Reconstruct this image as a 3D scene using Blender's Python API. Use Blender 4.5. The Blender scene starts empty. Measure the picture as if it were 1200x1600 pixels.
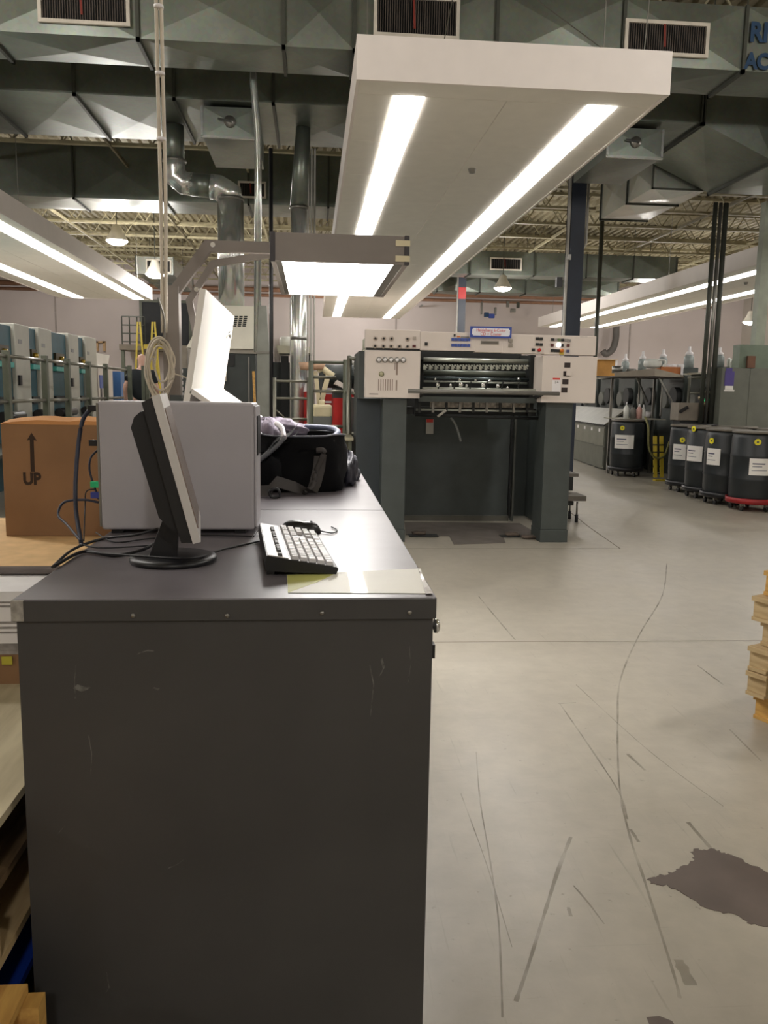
import bpy, bmesh, math, random
from mathutils import Vector, Matrix
random.seed(7)
PI = math.pi
S = bpy.context.scene
C = S.collection
# ------------------------------------------------------------------ camera, world, exposure
FPX = 1287.0
H = 1.4
_Y = Vector((487-600, 800-612, -FPX)).normalized()
_Z = -Vector((450-600, 800-9700, -FPX)); _Z = (_Z - _Z.dot(_Y)*_Y).normalized()
_X = _Y.cross(_Z)
ROT = Matrix((_X, _Y, _Z))                      # camera axes -> room axes
CAMP = Vector((0, 0, H))
cd = bpy.data.cameras.new('camera'); cam = bpy.data.objects.new('camera', cd); C.objects.link(cam)
cd.sensor_fit = 'VERTICAL'; cd.sensor_height = 36.0; cd.lens = FPX*36/1600; cd.clip_start = 0.05; cd.clip_end = 200
cam.matrix_world = Matrix.Translation(CAMP) @ ROT.to_4x4()
S.camera = cam
w = bpy.data.worlds.new('world'); S.world = w; w.use_nodes = True
w.node_tree.nodes['Background'].inputs[0].default_value = (0.02, 0.02, 0.022, 1)
w.node_tree.nodes['Background'].inputs[1].default_value = 1.0
S.view_settings.view_transform = 'Standard'; S.view_settings.look = 'None'
S.view_settings.gamma = 1; S.view_settings.use_curve_mapping = False
S.view_settings.exposure = 0.1
STRIP_E = 10.0       # fluorescent diffusers of the canopies
HOOD_E = 24.0        # viewing hood
BAY_W = 215.0        # each high bay lamp (watt)
WARM = (1.0, 0.965, 0.93)

def at(u, v, axis, val):                        # point of the photograph on a known plane of the room
    r = ROT @ Vector((u-600, 800-v, -FPX))
    i = 'xyz'.index(axis)
    return CAMP + r*((val-CAMP[i])/r[i])

# ------------------------------------------------------------------ materials
def lin(c):
    return tuple(((x/255)/12.92 if x/255 <= 0.04045 else ((x/255+0.055)/1.055)**2.4) for x in c) + (1,)
MATS = {}
def mat(name, col, rough=0.5, metal=0.0, var=0.06, scale=6.0, bump=0.0, bscale=40.0, emit=0.0, coat=0.0, alpha=1.0, trans=0.0, stretch=None, spec=0.5):
    if name in MATS: return MATS[name]
    m = bpy.data.materials.new(name); m.use_nodes = True
    nt = m.node_tree; b = nt.nodes['Principled BSDF']; L = nt.links
    c = lin(col)
    b.inputs['Roughness'].default_value = rough; b.inputs['Metallic'].default_value = metal
    b.inputs['Coat Weight'].default_value = coat; b.inputs['Specular IOR Level'].default_value = spec
    b.inputs['Transmission Weight'].default_value = trans; b.inputs['Alpha'].default_value = alpha
    tc = nt.nodes.new('ShaderNodeTexCoord'); mp = nt.nodes.new('ShaderNodeMapping')
    if stretch: mp.inputs['Scale'].default_value = stretch
    L.new(tc.outputs['Object'], mp.inputs[0])
    n = nt.nodes.new('ShaderNodeTexNoise'); n.inputs['Scale'].default_value = scale; n.inputs['Detail'].default_value = 5
    L.new(mp.outputs[0], n.inputs['Vector'])
    r = nt.nodes.new('ShaderNodeValToRGB')
    r.color_ramp.elements[0].position = 0.3; r.color_ramp.elements[1].position = 0.7
    r.color_ramp.elements[0].color = tuple(x*(1-var*2) for x in c[:3])+(1,)
    r.color_ramp.elements[1].color = tuple(min(1, x*(1+var*2)) for x in c[:3])+(1,)
    L.new(n.outputs['Fac'], r.inputs[0]); L.new(r.outputs[0], b.inputs['Base Color'])
    if bump:
        n2 = nt.nodes.new('ShaderNodeTexNoise'); n2.inputs['Scale'].default_value = bscale; n2.inputs['Detail'].default_value = 4
        L.new(mp.outputs[0], n2.inputs['Vector'])
        bp = nt.nodes.new('ShaderNodeBump'); bp.inputs['Strength'].default_value = bump; bp.inputs['Distance'].default_value = 0.01
        L.new(n2.outputs['Fac'], bp.inputs['Height']); L.new(bp.outputs[0], b.inputs['Normal'])
    if emit:
        b.inputs['Emission Color'].default_value = lin((255, 250, 240)) if emit > 0 else c
        if emit > 3: b.inputs['Emission Color'].default_value = WARM + (1,)
        else: b.inputs['Emission Color'].default_value = c
        b.inputs['Emission Strength'].default_value = emit
    MATS[name] = m
    return m

def floor_mat():
    m = bpy.data.materials.new('concrete_floor'); m.use_nodes = True
    nt = m.node_tree; b = nt.nodes['Principled BSDF']; L = nt.links; N = nt.nodes.new
    tc = N('ShaderNodeTexCoord')
    def noise(scale, detail=5, rot=0, st=(1, 1, 1), rgh=0.55):
        mp = N('ShaderNodeMapping'); mp.inputs['Rotation'].default_value = (0, 0, rot); mp.inputs['Scale'].default_value = st
        L.new(tc.outputs['Object'], mp.inputs[0])
        n = N('ShaderNodeTexNoise'); n.inputs['Scale'].default_value = scale; n.inputs['Detail'].default_value = detail
        n.inputs['Roughness'].default_value = rgh
        L.new(mp.outputs[0], n.inputs['Vector']); return n.outputs['Fac']
    def ramp(f, p0, p1, c0, c1):
        r = N('ShaderNodeValToRGB'); r.color_ramp.elements[0].position = p0; r.color_ramp.elements[1].position = p1
        r.color_ramp.elements[0].color = c0; r.color_ramp.elements[1].color = c1
        L.new(f, r.inputs[0]); return r.outputs[0]
    def mix(a, c, fac, mode='MIX'):
        x = N('ShaderNodeMix'); x.data_type = 'RGBA'; x.blend_type = mode
        if isinstance(fac, float): x.inputs[0].default_value = fac
        else: L.new(fac, x.inputs[0])
        L.new(a, x.inputs[6])
        if isinstance(c, tuple): x.inputs[7].default_value = c
        else: L.new(c, x.inputs[7])
        return x.outputs[2]
    K = lambda v: (v, v, v, 1)
    base = ramp(noise(1.1, 6), 0.3, 0.72, lin((166, 159, 145)), lin((182, 175, 160)))
    base = mix(base, ramp(noise(9, 6), 0.35, 0.65, K(0.86), K(1.0)), 0.8, 'MULTIPLY')
    s1 = ramp(noise(2.2, 4, 0.62, (22, 1.0, 1)), 0.64, 0.76, K(0), K(0.38))
    base = mix(base, lin((112, 106, 92)), s1)
    s2 = ramp(noise(2.6, 4, -0.5, (1.2, 30, 1)), 0.65, 0.78, K(0), K(0.36))
    base = mix(base, lin((118, 112, 98)), s2)
    s4 = ramp(noise(1.7, 5, 0.15, (14, 1.3, 1)), 0.60, 0.85, K(0), K(0.15))
    base = mix(base, lin((205, 196, 176)), s4)
    s3 = ramp(noise(34, 3), 0.68, 0.76, K(0), K(0.45))
    base = mix(base, lin((96, 90, 78)), s3)
    L.new(base, b.inputs['Base Color'])
    rr = ramp(noise(2.2, 6), 0.3, 0.7, K(0.285), K(0.38)); L.new(rr, b.inputs['Roughness'])
    bp = N('ShaderNodeBump'); bp.inputs['Strength'].default_value = 0.25; bp.inputs['Distance'].default_value = 0.004
    L.new(noise(16, 5), bp.inputs['Height']); L.new(bp.outputs[0], b.inputs['Normal'])
    b.inputs['Specular IOR Level'].default_value = 0.85
    return m

def galv_mat(name, col, rough=0.38, metal=0.75):
    m = bpy.data.materials.new(name); m.use_nodes = True
    nt = m.node_tree; b = nt.nodes['Principled BSDF']; L = nt.links; N = nt.nodes.new
    tc = N('ShaderNodeTexCoord')
    vo = N('ShaderNodeTexVoronoi'); vo.inputs['Scale'].default_value = 28; L.new(tc.outputs['Object'], vo.inputs['Vector'])
    no = N('ShaderNodeTexNoise'); no.inputs['Scale'].default_value = 1.6; no.inputs['Detail'].default_value = 5; L.new(tc.outputs['Object'], no.inputs['Vector'])
    r = N('ShaderNodeValToRGB'); c = lin(col)
    r.color_ramp.elements[0].position = 0.3; r.color_ramp.elements[0].color = tuple(x*0.72 for x in c[:3])+(1,)
    r.color_ramp.elements[1].position = 0.7; r.color_ramp.elements[1].color = tuple(min(1, x*1.1) for x in c[:3])+(1,)
    L.new(no.outputs['Fac'], r.inputs[0])
    x = N('ShaderNodeMix'); x.data_type = 'RGBA'; x.blend_type = 'MULTIPLY'; x.inputs[0].default_value = 0.12
    L.new(r.outputs[0], x.inputs[6]); L.new(vo.outputs['Color'], x.inputs[7]); L.new(x.outputs[2], b.inputs['Base Color'])
    b.inputs['Metallic'].default_value = metal; b.inputs['Roughness'].default_value = rough
    return m

def wood_mat(name, col, dark, scale=3.0):
    m = bpy.data.materials.new(name); m.use_nodes = True
    nt = m.node_tree; b = nt.nodes['Principled BSDF']; L = nt.links; N = nt.nodes.new
    tc = N('ShaderNodeTexCoord'); mp = N('ShaderNodeMapping'); mp.inputs['Scale'].default_value = (14, 2, 14)
    L.new(tc.outputs['Object'], mp.inputs[0])
    no = N('ShaderNodeTexNoise'); no.inputs['Scale'].default_value = scale; no.inputs['Detail'].default_value = 8; L.new(mp.outputs[0], no.inputs['Vector'])
    r = N('ShaderNodeValToRGB'); r.color_ramp.elements[0].position = 0.32; r.color_ramp.elements[0].color = lin(dark)
    r.color_ramp.elements[1].position = 0.62; r.color_ramp.elements[1].color = lin(col)
    L.new(no.outputs['Fac'], r.inputs[0]); L.new(r.outputs[0], b.inputs['Base Color'])
    b.inputs['Roughness'].default_value = 0.75
    return m

FLOOR = floor_mat()
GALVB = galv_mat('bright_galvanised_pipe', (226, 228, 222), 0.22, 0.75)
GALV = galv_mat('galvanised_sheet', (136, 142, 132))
GALVP = galv_mat('galvanised_pipe', (206, 210, 204), 0.26)
WOODP = wood_mat('pallet_wood_pale', (198, 174, 132), (170, 144, 102))
WOODO = wood_mat('pallet_wood_orange', (212, 168, 92), (176, 130, 66))
WOODD = wood_mat('pallet_wood_dark', (120, 96, 66), (70, 54, 36))
PLY = wood_mat('pale_plywood', (205, 194, 162), (176, 164, 134), 1.5)
wall_m = mat('mauve_grey_wall_paint', (200, 189, 185), 0.85, var=0.03, scale=0.6)
wallside_m = mat('side_wall_paint', (188, 180, 170), 0.85, var=0.03, scale=0.6)
deck_m = mat('cream_deck', (158, 149, 122), 0.7, var=0.08)
joist_m = mat('cream_joist_steel', (166, 158, 128), 0.6, var=0.1)
joistd_m = mat('dark_joist_steel', (108, 100, 76), 0.6, var=0.1)
angle_m = mat('dark_angle_iron', (74, 76, 68), 0.5, 0.4)
can_m = mat('canopy_white_sheet', (236, 228, 222), 0.6, var=0.01)
tile_m = mat('canopy_tile_white', (236, 232, 222), 0.7, var=0.012)
strip_m = mat('fluorescent_diffuser', (255, 250, 240), 0.4, emit=STRIP_E, var=0)
hoodlit_m = mat('hood_diffuser', (255, 252, 246), 0.4, emit=HOOD_E, var=0)
bay_m = mat('lamp_glass', (255, 250, 235), 0.4, emit=20.0, var=0)
grille_m = mat('grille_white_frame', (214, 206, 192), 0.5)
fin_m = mat('grille_dark_fins', (96, 86, 78), 0.6)
black_m = mat('dark_void', (18, 18, 18), 0.8)
red_m = mat('red_paint', (190, 32, 28), 0.45)
desk_m = mat('desk_dark_laminate', (62, 61, 60), 0.55, var=0.07, scale=3, bump=0.05)
desktop_m = mat('desk_top_grey', (104, 99, 103), 0.36, var=0.09, scale=4, bump=0.03, bscale=8)
scuff_m = mat('scuffed_edge', (150, 146, 138), 0.7, var=0.2, scale=60)
chrome_m = mat('chrome', (220, 220, 218), 0.15, 1.0)
steel_m = mat('dull_steel', (140, 138, 132), 0.35, 0.8)
pc_m = mat('computer_case_grey', (172, 168, 172), 0.5, var=0.02)
blk_m = mat('black_plastic', (17, 17, 20), 0.4)
silver_m = mat('silver_plastic', (196, 192, 188), 0.4)
screen_m = mat('screen_face', (120, 104, 92), 0.25)
key_m = mat('key_grey', (204, 202, 204), 0.5)
paper_m = mat('white_paper', (240, 238, 226), 0.5, coat=0.6, var=0.02)
ypaper_m = mat('yellow_green_paper', (206, 206, 120), 0.5, coat=0.5, var=0.03)
sleeve_m = mat('clear_plastic_sleeve', (206, 200, 196), 0.15, coat=0.8, bump=0.5, bscale=25)
pressd_m = mat('press_dark_green_grey', (66, 72, 70), 0.5, var=0.06)
pressl_m = mat('press_white_panel', (218, 207, 198), 0.55, var=0.01)
presss_m = mat('press_inner_steel', (190, 194, 184), 0.28, 0.55, var=0.15)
pressk_m = mat('press_black', (28, 30, 29), 0.6)
blue_m = mat('blue_button', (60, 84, 160), 0.5)
navy_m = mat('sign_blue_border', (52, 76, 160), 0.5)
signw_m = mat('sign_white', (232, 232, 240), 0.5, var=0)
redtext_m = mat('red_print', (206, 60, 50), 0.6, var=0)
orange_m = mat('orange_plastic', (214, 120, 40), 0.5)
yellow_m = mat('yellow_paint', (190, 168, 52), 0.5)
green_m = mat('green_plastic', (40, 200, 130), 0.5)
lampw_m = mat('white_signal_lamp', (255, 255, 255), 0.3, emit=2.5, var=0)
card_m = mat('brown_cardboard', (140, 106, 74), 0.85, var=0.05, scale=5)
chip_m = mat('tan_chipboard', (214, 178, 128), 0.8, var=0.06, scale=14)
print_m = mat('dark_brown_print', (52, 36, 24), 0.8, var=0)
white_m = mat('white_card', (236, 232, 232), 0.7, var=0.02)
greyc_m = mat('grey_card_edge', (150, 144, 140), 0.7, var=0.15, scale=40)
tube_m = mat('grey_foam_edge', (112, 104, 100), 0.8)
bag_m = mat('black_nylon', (10, 10, 13), 0.85, spec=0.2, bump=0.3, bscale=30, var=0.15)
bags_m = mat('black_grey_strap', (56, 52, 50), 0.7)
jacket_m = mat('mauve_grey_jacket', (112, 104, 118), 0.8, bump=0.5, bscale=18, var=0.15)
board_m = mat('white_board', (240, 236, 228), 0.55, var=0.01)
arm_m = mat('taupe_painted_steel', (134, 126, 120), 0.55, var=0.03)
cap_m = mat('dark_corner_cap', (58, 54, 56), 0.5)
tape_m = mat('cream_tape', (222, 212, 178), 0.6)
teal_m = mat('teal_panel', (12, 82, 96), 0.5, var=0.08)
tealw_m = mat('grey_white_panel', (192, 190, 178), 0.55, var=0.02)
rail_m = mat('olive_green_steel', (88, 92, 76), 0.5, var=0.05)
railt_m = mat('grey_rail_tube', (132, 130, 118), 0.35, 0.6)
beige_m = mat('beige_sheet_metal', (224, 220, 204), 0.5, var=0.02)
darkcab_m = mat('charcoal_cabinet', (50, 56, 54), 0.5)
cabr_m = mat('grey_green_cabinet', (104, 106, 96), 0.5, var=0.05)
drum_m = mat('black_drum_plastic', (36, 40, 42), 0.42, var=0.08, bump=0.05)
rim_m = mat('dull_drum_rim', (112, 106, 96), 0.5, 0.3)
label_m = mat('white_label', (232, 228, 222), 0.6, var=0.02)
sticker_m = mat('yellow_sticker', (226, 214, 40), 0.5)
ink_m = mat('label_ink', (70, 74, 96), 0.7)
cable_m = mat('black_cable', (22, 22, 26), 0.5)
wcable_m = mat('cream_cable', (206, 196, 178), 0.5)
col_m = mat('navy_column_paint', (34, 42, 56), 0.5)
colw_m = mat('pale_conduit', (190, 186, 178), 0.5)
skin_m = mat('skin', (228, 182, 162), 0.55)
shirt_m = mat('dark_shirt', (42, 46, 50), 0.9)
jean_m = mat('blue_trousers', (50, 62, 92), 0.9)
purple_m = mat('purple_sign', (82, 70, 134), 0.5)
bottle_m = mat('white_bottle', (222, 222, 214), 0.4)
ltbeige_m = mat('cream_plastic', (214, 202, 166), 0.45)
stain_m = mat('dark_wet_stain', (104, 94, 88), 0.3, var=0.1, scale=5)
mark_m = mat('tyre_mark', (124, 116, 100), 0.5, var=0.3, scale=20)
bluet_m = mat('blue_plastic', (26, 62, 160), 0.5)
stencil_m = mat('blue_stencil_paint', (36, 66, 98), 0.7)
brownp_m = mat('brown_red_pipe', (150, 112, 88), 0.6)

# ------------------------------------------------------------------ mesh helpers
class MB:
    def __init__(s): s.v = []; s.f = []; s.sm = []
    def add(s, vs, fs, smooth=False):
        o = len(s.v); s.v += [tuple(p) for p in vs]; s.f += [tuple(i+o for i in f) for f in fs]; s.sm += [smooth]*len(fs); return s
    def box(s, x0, x1, y0, y1, z0, z1, bev=0.0):
        x0, x1 = sorted((x0, x1)); y0, y1 = sorted((y0, y1)); z0, z1 = sorted((z0, z1))
        b = min(bev, (x1-x0)/2.01, (y1-y0)/2.01, (z1-z0)/2.01)
        if b <= 0:
            return s.add([(x, y, z) for x in (x0, x1) for y in (y0, y1) for z in (z0, z1)],
                         [(0, 1, 3, 2), (4, 6, 7, 5), (0, 4, 5, 1), (2, 3, 7, 6), (0, 2, 6, 4), (1, 5, 7, 3)])
        bm = bmesh.new(); bmesh.ops.create_cube(bm, size=1)
        for q in bm.verts: q.co = Vector(((x0+x1)/2+q.co.x*(x1-x0), (y0+y1)/2+q.co.y*(y1-y0), (z0+z1)/2+q.co.z*(z1-z0)))
        bmesh.ops.bevel(bm, geom=list(bm.edges), offset=b, segments=2, affect='EDGES', profile=0.5)
        bm.verts.index_update()
        s.add([q.co[:] for q in bm.verts], [tuple(q.index for q in f.verts) for f in bm.faces]); bm.free(); return s
    def rod(s, a, b, r, n=8, r2=None, cap=True):
        a = Vector(a); b = Vector(b); r2 = r if r2 is None else r2
        d = (b-a).normalized(); t = Vector((0, 0, 1)) if abs(d.z) < 0.9 else Vector((1, 0, 0))
        e1 = d.cross(t).normalized(); e2 = d.cross(e1)
        vs = []
        for p, q in ((a, r), (b, r2)):
            for i in range(n):
                g = 2*PI*i/n+PI/n; vs.append(p+(e1*math.cos(g)+e2*math.sin(g))*q)
        fs = [(i, (i+1) % n, n+(i+1) % n, n+i) for i in range(n)]
        s.add(vs, fs, n > 5)
        if cap: s.add([vs[i] for i in range(n)][::-1], [tuple(range(n))]); s.add([vs[n+i] for i in range(n)], [tuple(range(n))])
        return s
    def bar(s, a, b, wd, th):                    # rectangular bar between two points
        a = Vector(a); b = Vector(b); d = (b-a).normalized(); t = Vector((0, 1, 0)) if abs(d.y) < 0.9 else Vector((1, 0, 0))
        e1 = d.cross(t).normalized()*wd/2; e2 = d.cross(e1).normalized()*th/2
        vs = [p+i*e1+j*e2 for p in (a, b) for i, j in ((-1, -1), (1, -1), (1, 1), (-1, 1))]
        return s.add(vs, [(0, 1, 2, 3), (7, 6, 5, 4), (0, 4, 5, 1), (1, 5, 6, 2), (2, 6, 7, 3), (3, 7, 4, 0)])
    def tube(s, pts, r, n=8, smooth_steps=6, closed=False):
        P = [Vector(p) for p in pts]
        if smooth_steps and len(P) > 2:
            Q = []
            m = len(P); rng = range(m if closed else m-1)
            for i in rng:
                p0 = P[(i-1) % m] if closed or i > 0 else P[0]; p1 = P[i]; p2 = P[(i+1) % m]
                p3 = P[(i+2) % m] if closed or i+2 < m else P[-1]
                for k in range(smooth_steps):
                    t = k/smooth_steps
                    Q.append(0.5*((2*p1)+(-p0+p2)*t+(2*p0-5*p1+4*p2-p3)*t*t+(-p0+3*p1-3*p2+p3)*t**3))
            if not closed: Q.append(P[-1])
            P = Q
        vs = []; up = Vector((0.13, 0.21, 0.97)).normalized(); m = len(P)
        for i, p in enumerate(P):
            a = P[(i-1) % m] if closed or i else P[0]; b = P[(i+1) % m] if closed or i < m-1 else P[-1]
            d = (b-a).normalized() if (b-a).length > 1e-9 else Vector((0, 0, 1))
            e1 = d.cross(up)
            if e1.length < 0.1: e1 = d.cross(Vector((1, 0, 0)))
            e1.normalize(); e2 = d.cross(e1)
            rr = r(i/(m-1)) if callable(r) else r
            for k in range(n):
                g = 2*PI*k/n; vs.append(p+(e1*math.cos(g)+e2*math.sin(g))*rr)
        fs = []
        for i in range(m if closed else m-1):
            j = (i+1) % m
            for k in range(n): fs.append((i*n+k, i*n+(k+1) % n, j*n+(k+1) % n, j*n+k))
        s.add(vs, fs, True)
        if not closed: s.add(vs[:n][::-1], [tuple(range(n))]); s.add(vs[-n:], [tuple(range(n))])
        return s
    def lathe(s, prof, c, n=24, sx=1, sy=1, axis='z'):
        vs = []
        for r, z in prof:
            for i in range(n):
                g = 2*PI*i/n; q = (math.cos(g)*r*sx, math.sin(g)*r*sy, z)
                if axis == 'y': q = (q[0], q[2], q[1])
                if axis == 'x': q = (q[2], q[0], q[1])
                vs.append((c[0]+q[0], c[1]+q[1], c[2]+q[2]))
        fs = [(j*n+i, j*n+(i+1) % n, (j+1)*n+(i+1) % n, (j+1)*n+i) for j in range(len(prof)-1) for i in range(n)]
        s.add(vs, fs, True)
        s.add(vs[:n][::-1], [tuple(range(n))]); s.add(vs[-n:], [tuple(range(n))]); return s
    def prism(s, poly, axis, a, b):              # polygon in the two other axes, extruded along axis
        def P(p, q):
            return {'x': (q, p[0], p[1]), 'y': (p[0], q, p[1]), 'z': (p[0], p[1], q)}[axis]
        n = len(poly); vs = [P(p, a) for p in poly]+[P(p, b) for p in poly]
        return s.add(vs, [tuple(range(n))[::-1], tuple(range(n, 2*n))]+[(i, (i+1) % n, n+(i+1) % n, n+i) for i in range(n)])
    def pyr(s, q, h):                            # cross-broken panel: quad whose centre stands out
        q = [Vector(p) for p in q]; c = sum(q, Vector())/4; nrm = (q[1]-q[0]).cross(q[3]-q[0]).normalized()
        return s.add(q+[c+nrm*h], [(0, 1, 4), (1, 2, 4), (2, 3, 4), (3, 0, 4)])
    def xf(s, M, start=0):
        for i in range(start, len(s.v)): s.v[i] = tuple(M @ Vector(s.v[i]))
        return s

def rootloc(p):
    while p.parent: p = p.parent
    return Vector(p.location)
def part(name, mb, m, parent=None, label=None, kind=None, smooth=None):
    me = bpy.data.meshes.new(name)
    off = rootloc(parent) if parent else Vector()
    me.from_pydata([Vector(p)-off for p in mb.v], [], mb.f); me.materials.append(m)
    me.polygons.foreach_set('use_smooth', mb.sm)
    bm = bmesh.new(); bm.from_mesh(me); bmesh.ops.remove_doubles(bm, verts=bm.verts, dist=1e-6)
    bmesh.ops.recalc_face_normals(bm, faces=bm.faces); bm.to_mesh(me); bm.free()
    o = bpy.data.objects.new(name, me); C.objects.link(o); o.parent = parent
    if label: o['label'] = label
    if kind: o['kind'] = kind
    return o
def thing(name, label, cat, loc, group=None, kind=None):
    o = bpy.data.objects.new(name, None); C.objects.link(o); o.location = loc; o.empty_display_size = 0.1
    o['label'] = label; o['category'] = cat
    if group: o['group'] = group
    if kind: o['kind'] = kind
    return o
def solo(name, mb, m, label, cat, group=None):   # a thing that is one mesh
    o = part(name, mb, m); o['label'] = label; o['category'] = cat
    if group: o['group'] = group
    return o
def struct(name, mb, m, parent=None):
    o = part(name, mb, m, parent)
    if not parent: o['kind'] = 'structure'
    return o
def dup(root, loc, rotz=0, label=None, group=None, mats=None):
    r = root.copy(); C.objects.link(r); r.location = loc; r.rotation_euler = (0, 0, rotz)
    if label: r['label'] = label
    if group: r['group'] = group
    for ch in list(root.children):
        c = ch.copy(); C.objects.link(c); c.parent = r
        for g in ch.children:
            d = g.copy(); C.objects.link(d); d.parent = c
    return r
def text(name, body, size, loc, rot, m, parent=None, ext=0.001, sx=1.0, bold=0.0):
    cu = bpy.data.curves.new(name, 'FONT'); cu.body = body; cu.size = size; cu.extrude = ext; cu.align_x = 'CENTER'; cu.align_y = 'CENTER'; cu.offset = bold
    cu.resolution_u = 3; cu.materials.append(m)
    t_ = bpy.data.objects.new(name, cu); C.objects.link(t_)
    dg = bpy.context.evaluated_depsgraph_get(); dg.update()
    me = bpy.data.meshes.new_from_object(t_.evaluated_get(dg)); me.name = name
    bpy.data.objects.remove(t_)
    o = bpy.data.objects.new(name, me); C.objects.link(o)
    o.parent = parent; o.location = Vector(loc)-(rootloc(parent) if parent else Vector()); o.rotation_euler = rot; o.scale = (sx, 1, 1)
    return o
B = lambda *a, **k: MB().box(*a, **k)
FACE_CAM = (PI/2, 0, 0)

# ------------------------------------------------------------------ the setting
XL, XR, YF, YB, ZC = -13.5, 17.5, -7.0, 33.0, 6.2
fl = struct('floor', B(XL, XR, YF, YB, -0.1, 0), FLOOR)
# saw joints and tyre marks lying in the floor's surface
_nt = mark_m.node_tree; _b = _nt.nodes['Principled BSDF']
_n = _nt.nodes.new('ShaderNodeTexNoise'); _n.inputs['Scale'].default_value = 5; _n.inputs['Detail'].default_value = 6
_tc = _nt.nodes.new('ShaderNodeTexCoord'); _nt.links.new(_tc.outputs['Object'], _n.inputs['Vector'])
_r = _nt.nodes.new('ShaderNodeValToRGB'); _r.color_ramp.elements[0].position = 0.35; _r.color_ramp.elements[0].color = (0.1, 0.1, 0.1, 1); _r.color_ramp.elements[1].position = 0.65; _r.color_ramp.elements[1].color = (0.5, 0.5, 0.5, 1)
_nt.links.new(_n.outputs['Fac'], _r.inputs[0]); _nt.links.new(_r.outputs[0], _b.inputs['Alpha'])
def ribbon(name, pts, wd, m, parent=fl, z=0.0008):
    P = [Vector((p[0], p[1], 0)) for p in pts]; Q = []
    for i in range(len(P)-1):
        p0 = P[max(i-1, 0)]; p1 = P[i]; p2 = P[i+1]; p3 = P[min(i+2, len(P)-1)]
        for k in range(6):
            t = k/6; Q.append(0.5*((2*p1)+(-p0+p2)*t+(2*p0-5*p1+4*p2-p3)*t*t+(-p0+3*p1-3*p2+p3)*t**3))
    Q.append(P[-1]); vs = []
    for i, p in enumerate(Q):
        d = (Q[min(i+1, len(Q)-1)]-Q[max(i-1, 0)]).normalized(); n = Vector((-d.y, d.x, 0))*wd*random.uniform(0.35, 0.62)
        vs += [p+n+Vector((0, 0, z)), p-n+Vector((0, 0, z))]
    mb = MB().add(vs, [(2*i, 2*i+1, 2*i+3, 2*i+2) for i in range(len(Q)-1)])
    return part(name, mb, m, parent)
G = lambda u, v: tuple(at(u, v, 'z', 0))[:2]
joint_m = mat('floor_joint_dark', (108, 100, 86), 0.8)
ribbon('floor_joint', [(0.3, 4.50), (2.6, 4.46), (5, 4.43), (9, 4.4)], 0.008, joint_m)
ribbon('floor_joint', [(0.3, 7.33), (1.6, 7.33), (2.87, 7.33)], 0.012, joint_m)
ribbon('floor_joint', [(2.87, 7.33), (3.0, 8.6), (3.14, 9.7), (3.3, 11.5)], 0.014, joint_m)
for pts, wd in [([(1042, 880), (1035, 930), (1000, 990), (970, 1060), (965, 1130), (968, 1230), (985, 1310), (1005, 1370), (1030, 1450), (1055, 1530), (1062, 1560)], 0.008),
                ([(892, 1308), (872, 1360), (850, 1430), (825, 1510), (806, 1565)], 0.011),
                ([(744, 1175), (750, 1250), (765, 1340), (778, 1430), (783, 1520), (785, 1590)], 0.005),
                ([(896, 1384), (920, 1412), (944, 1444)], 0.005), ([(875, 1100), (930, 1180), (968, 1240), (980, 1280)], 0.006),
                ([(872, 1100), (900, 1098)], 0.006), ([(985, 1296), (998, 1316)], 0.01), ([(748, 932), (775, 965), (805, 1000)], 0.008),
                ([(1090, 1040), (1130, 1070)], 0.008), ([(1075, 1285), (1110, 1325)], 0.014), ([(888, 1418), (892, 1432)], 0.01),
                ([(980, 1178), (1008, 1204)], 0.012), ([(1060, 1500), (1080, 1540)], 0.03), ([(1140, 1140), (1190, 1190)], 0.008),
                ([(900, 1070), (1010, 1170), (1130, 1260)], 0.004), ([(720, 1240), (760, 1350), (800, 1480)], 0.003)]:
    ribbon('tyre_mark', [G(*p) for p in pts], wd, mark_m)
# corrugated roof deck
mb = MB(); x = XL; p = 0.2; vs = []; prof = []
while x < XR-p:
    prof += [(x, ZC), (x+0.09, ZC), (x+0.115, ZC+0.06), (x+0.175, ZC+0.06)]; x += p
prof.append((XR, ZC)); n = len(prof)
vs = [(a, YF, b) for a, b in prof]+[(a, YB, b) for a, b in prof]
ce = struct('ceiling', mb.add(vs, [(i, i+1, n+i+1, n+i) for i in range(n-1)]), deck_m)
struct('ceiling_slab', B(XL, XR, YF, YB, ZC+0.07, ZC+0.2), deck_m)
struct('wall_back', B(XL, XR, YB, YB+0.2, 0, ZC+0.07), wall_m)
struct('wall_left', B(XL-0.2, XL, YF, YB, 0, ZC+0.07), wallside_m)
struct('wall_right', B(XR, XR+0.2, YF, YB, 0, ZC+0.07), wallside_m)
struct('wall_front', B(XL, XR, YF-0.2, YF, 0, ZC+0.07), wallside_m)
for i, xx in enumerate((-9.7, -2.2, 3.3, 12.8)):
    o = struct('trim_%d' % (i+1), B(xx-0.03, xx+0.03, YB-0.015, YB, 0, ZC), mat('wall_joint', (160, 150, 144), 0.9))
# dark doorway at the back with its frame
q0 = at(222, 472, 'y', YB-0.1); q1 = at(296, 540, 'y', YB-0.1)
d = struct('door_1', B(q0.x, q1.x, YB-0.12, YB-0.02, q1.z, q0.z), mat('dark_doorway', (44, 46, 48), 0.7))
for a, b_ in ((q0.x-0.1, q0.x), (q1.x, q1.x+0.1)): part('door_frame', B(a, b_, YB-0.16, YB-0.02, q1.z, q0.z+0.1), rail_m, d)
part('door_frame', B(q0.x, q1.x, YB-0.16, YB-0.02, q0.z, q0.z+0.1), rail_m, d)
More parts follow.
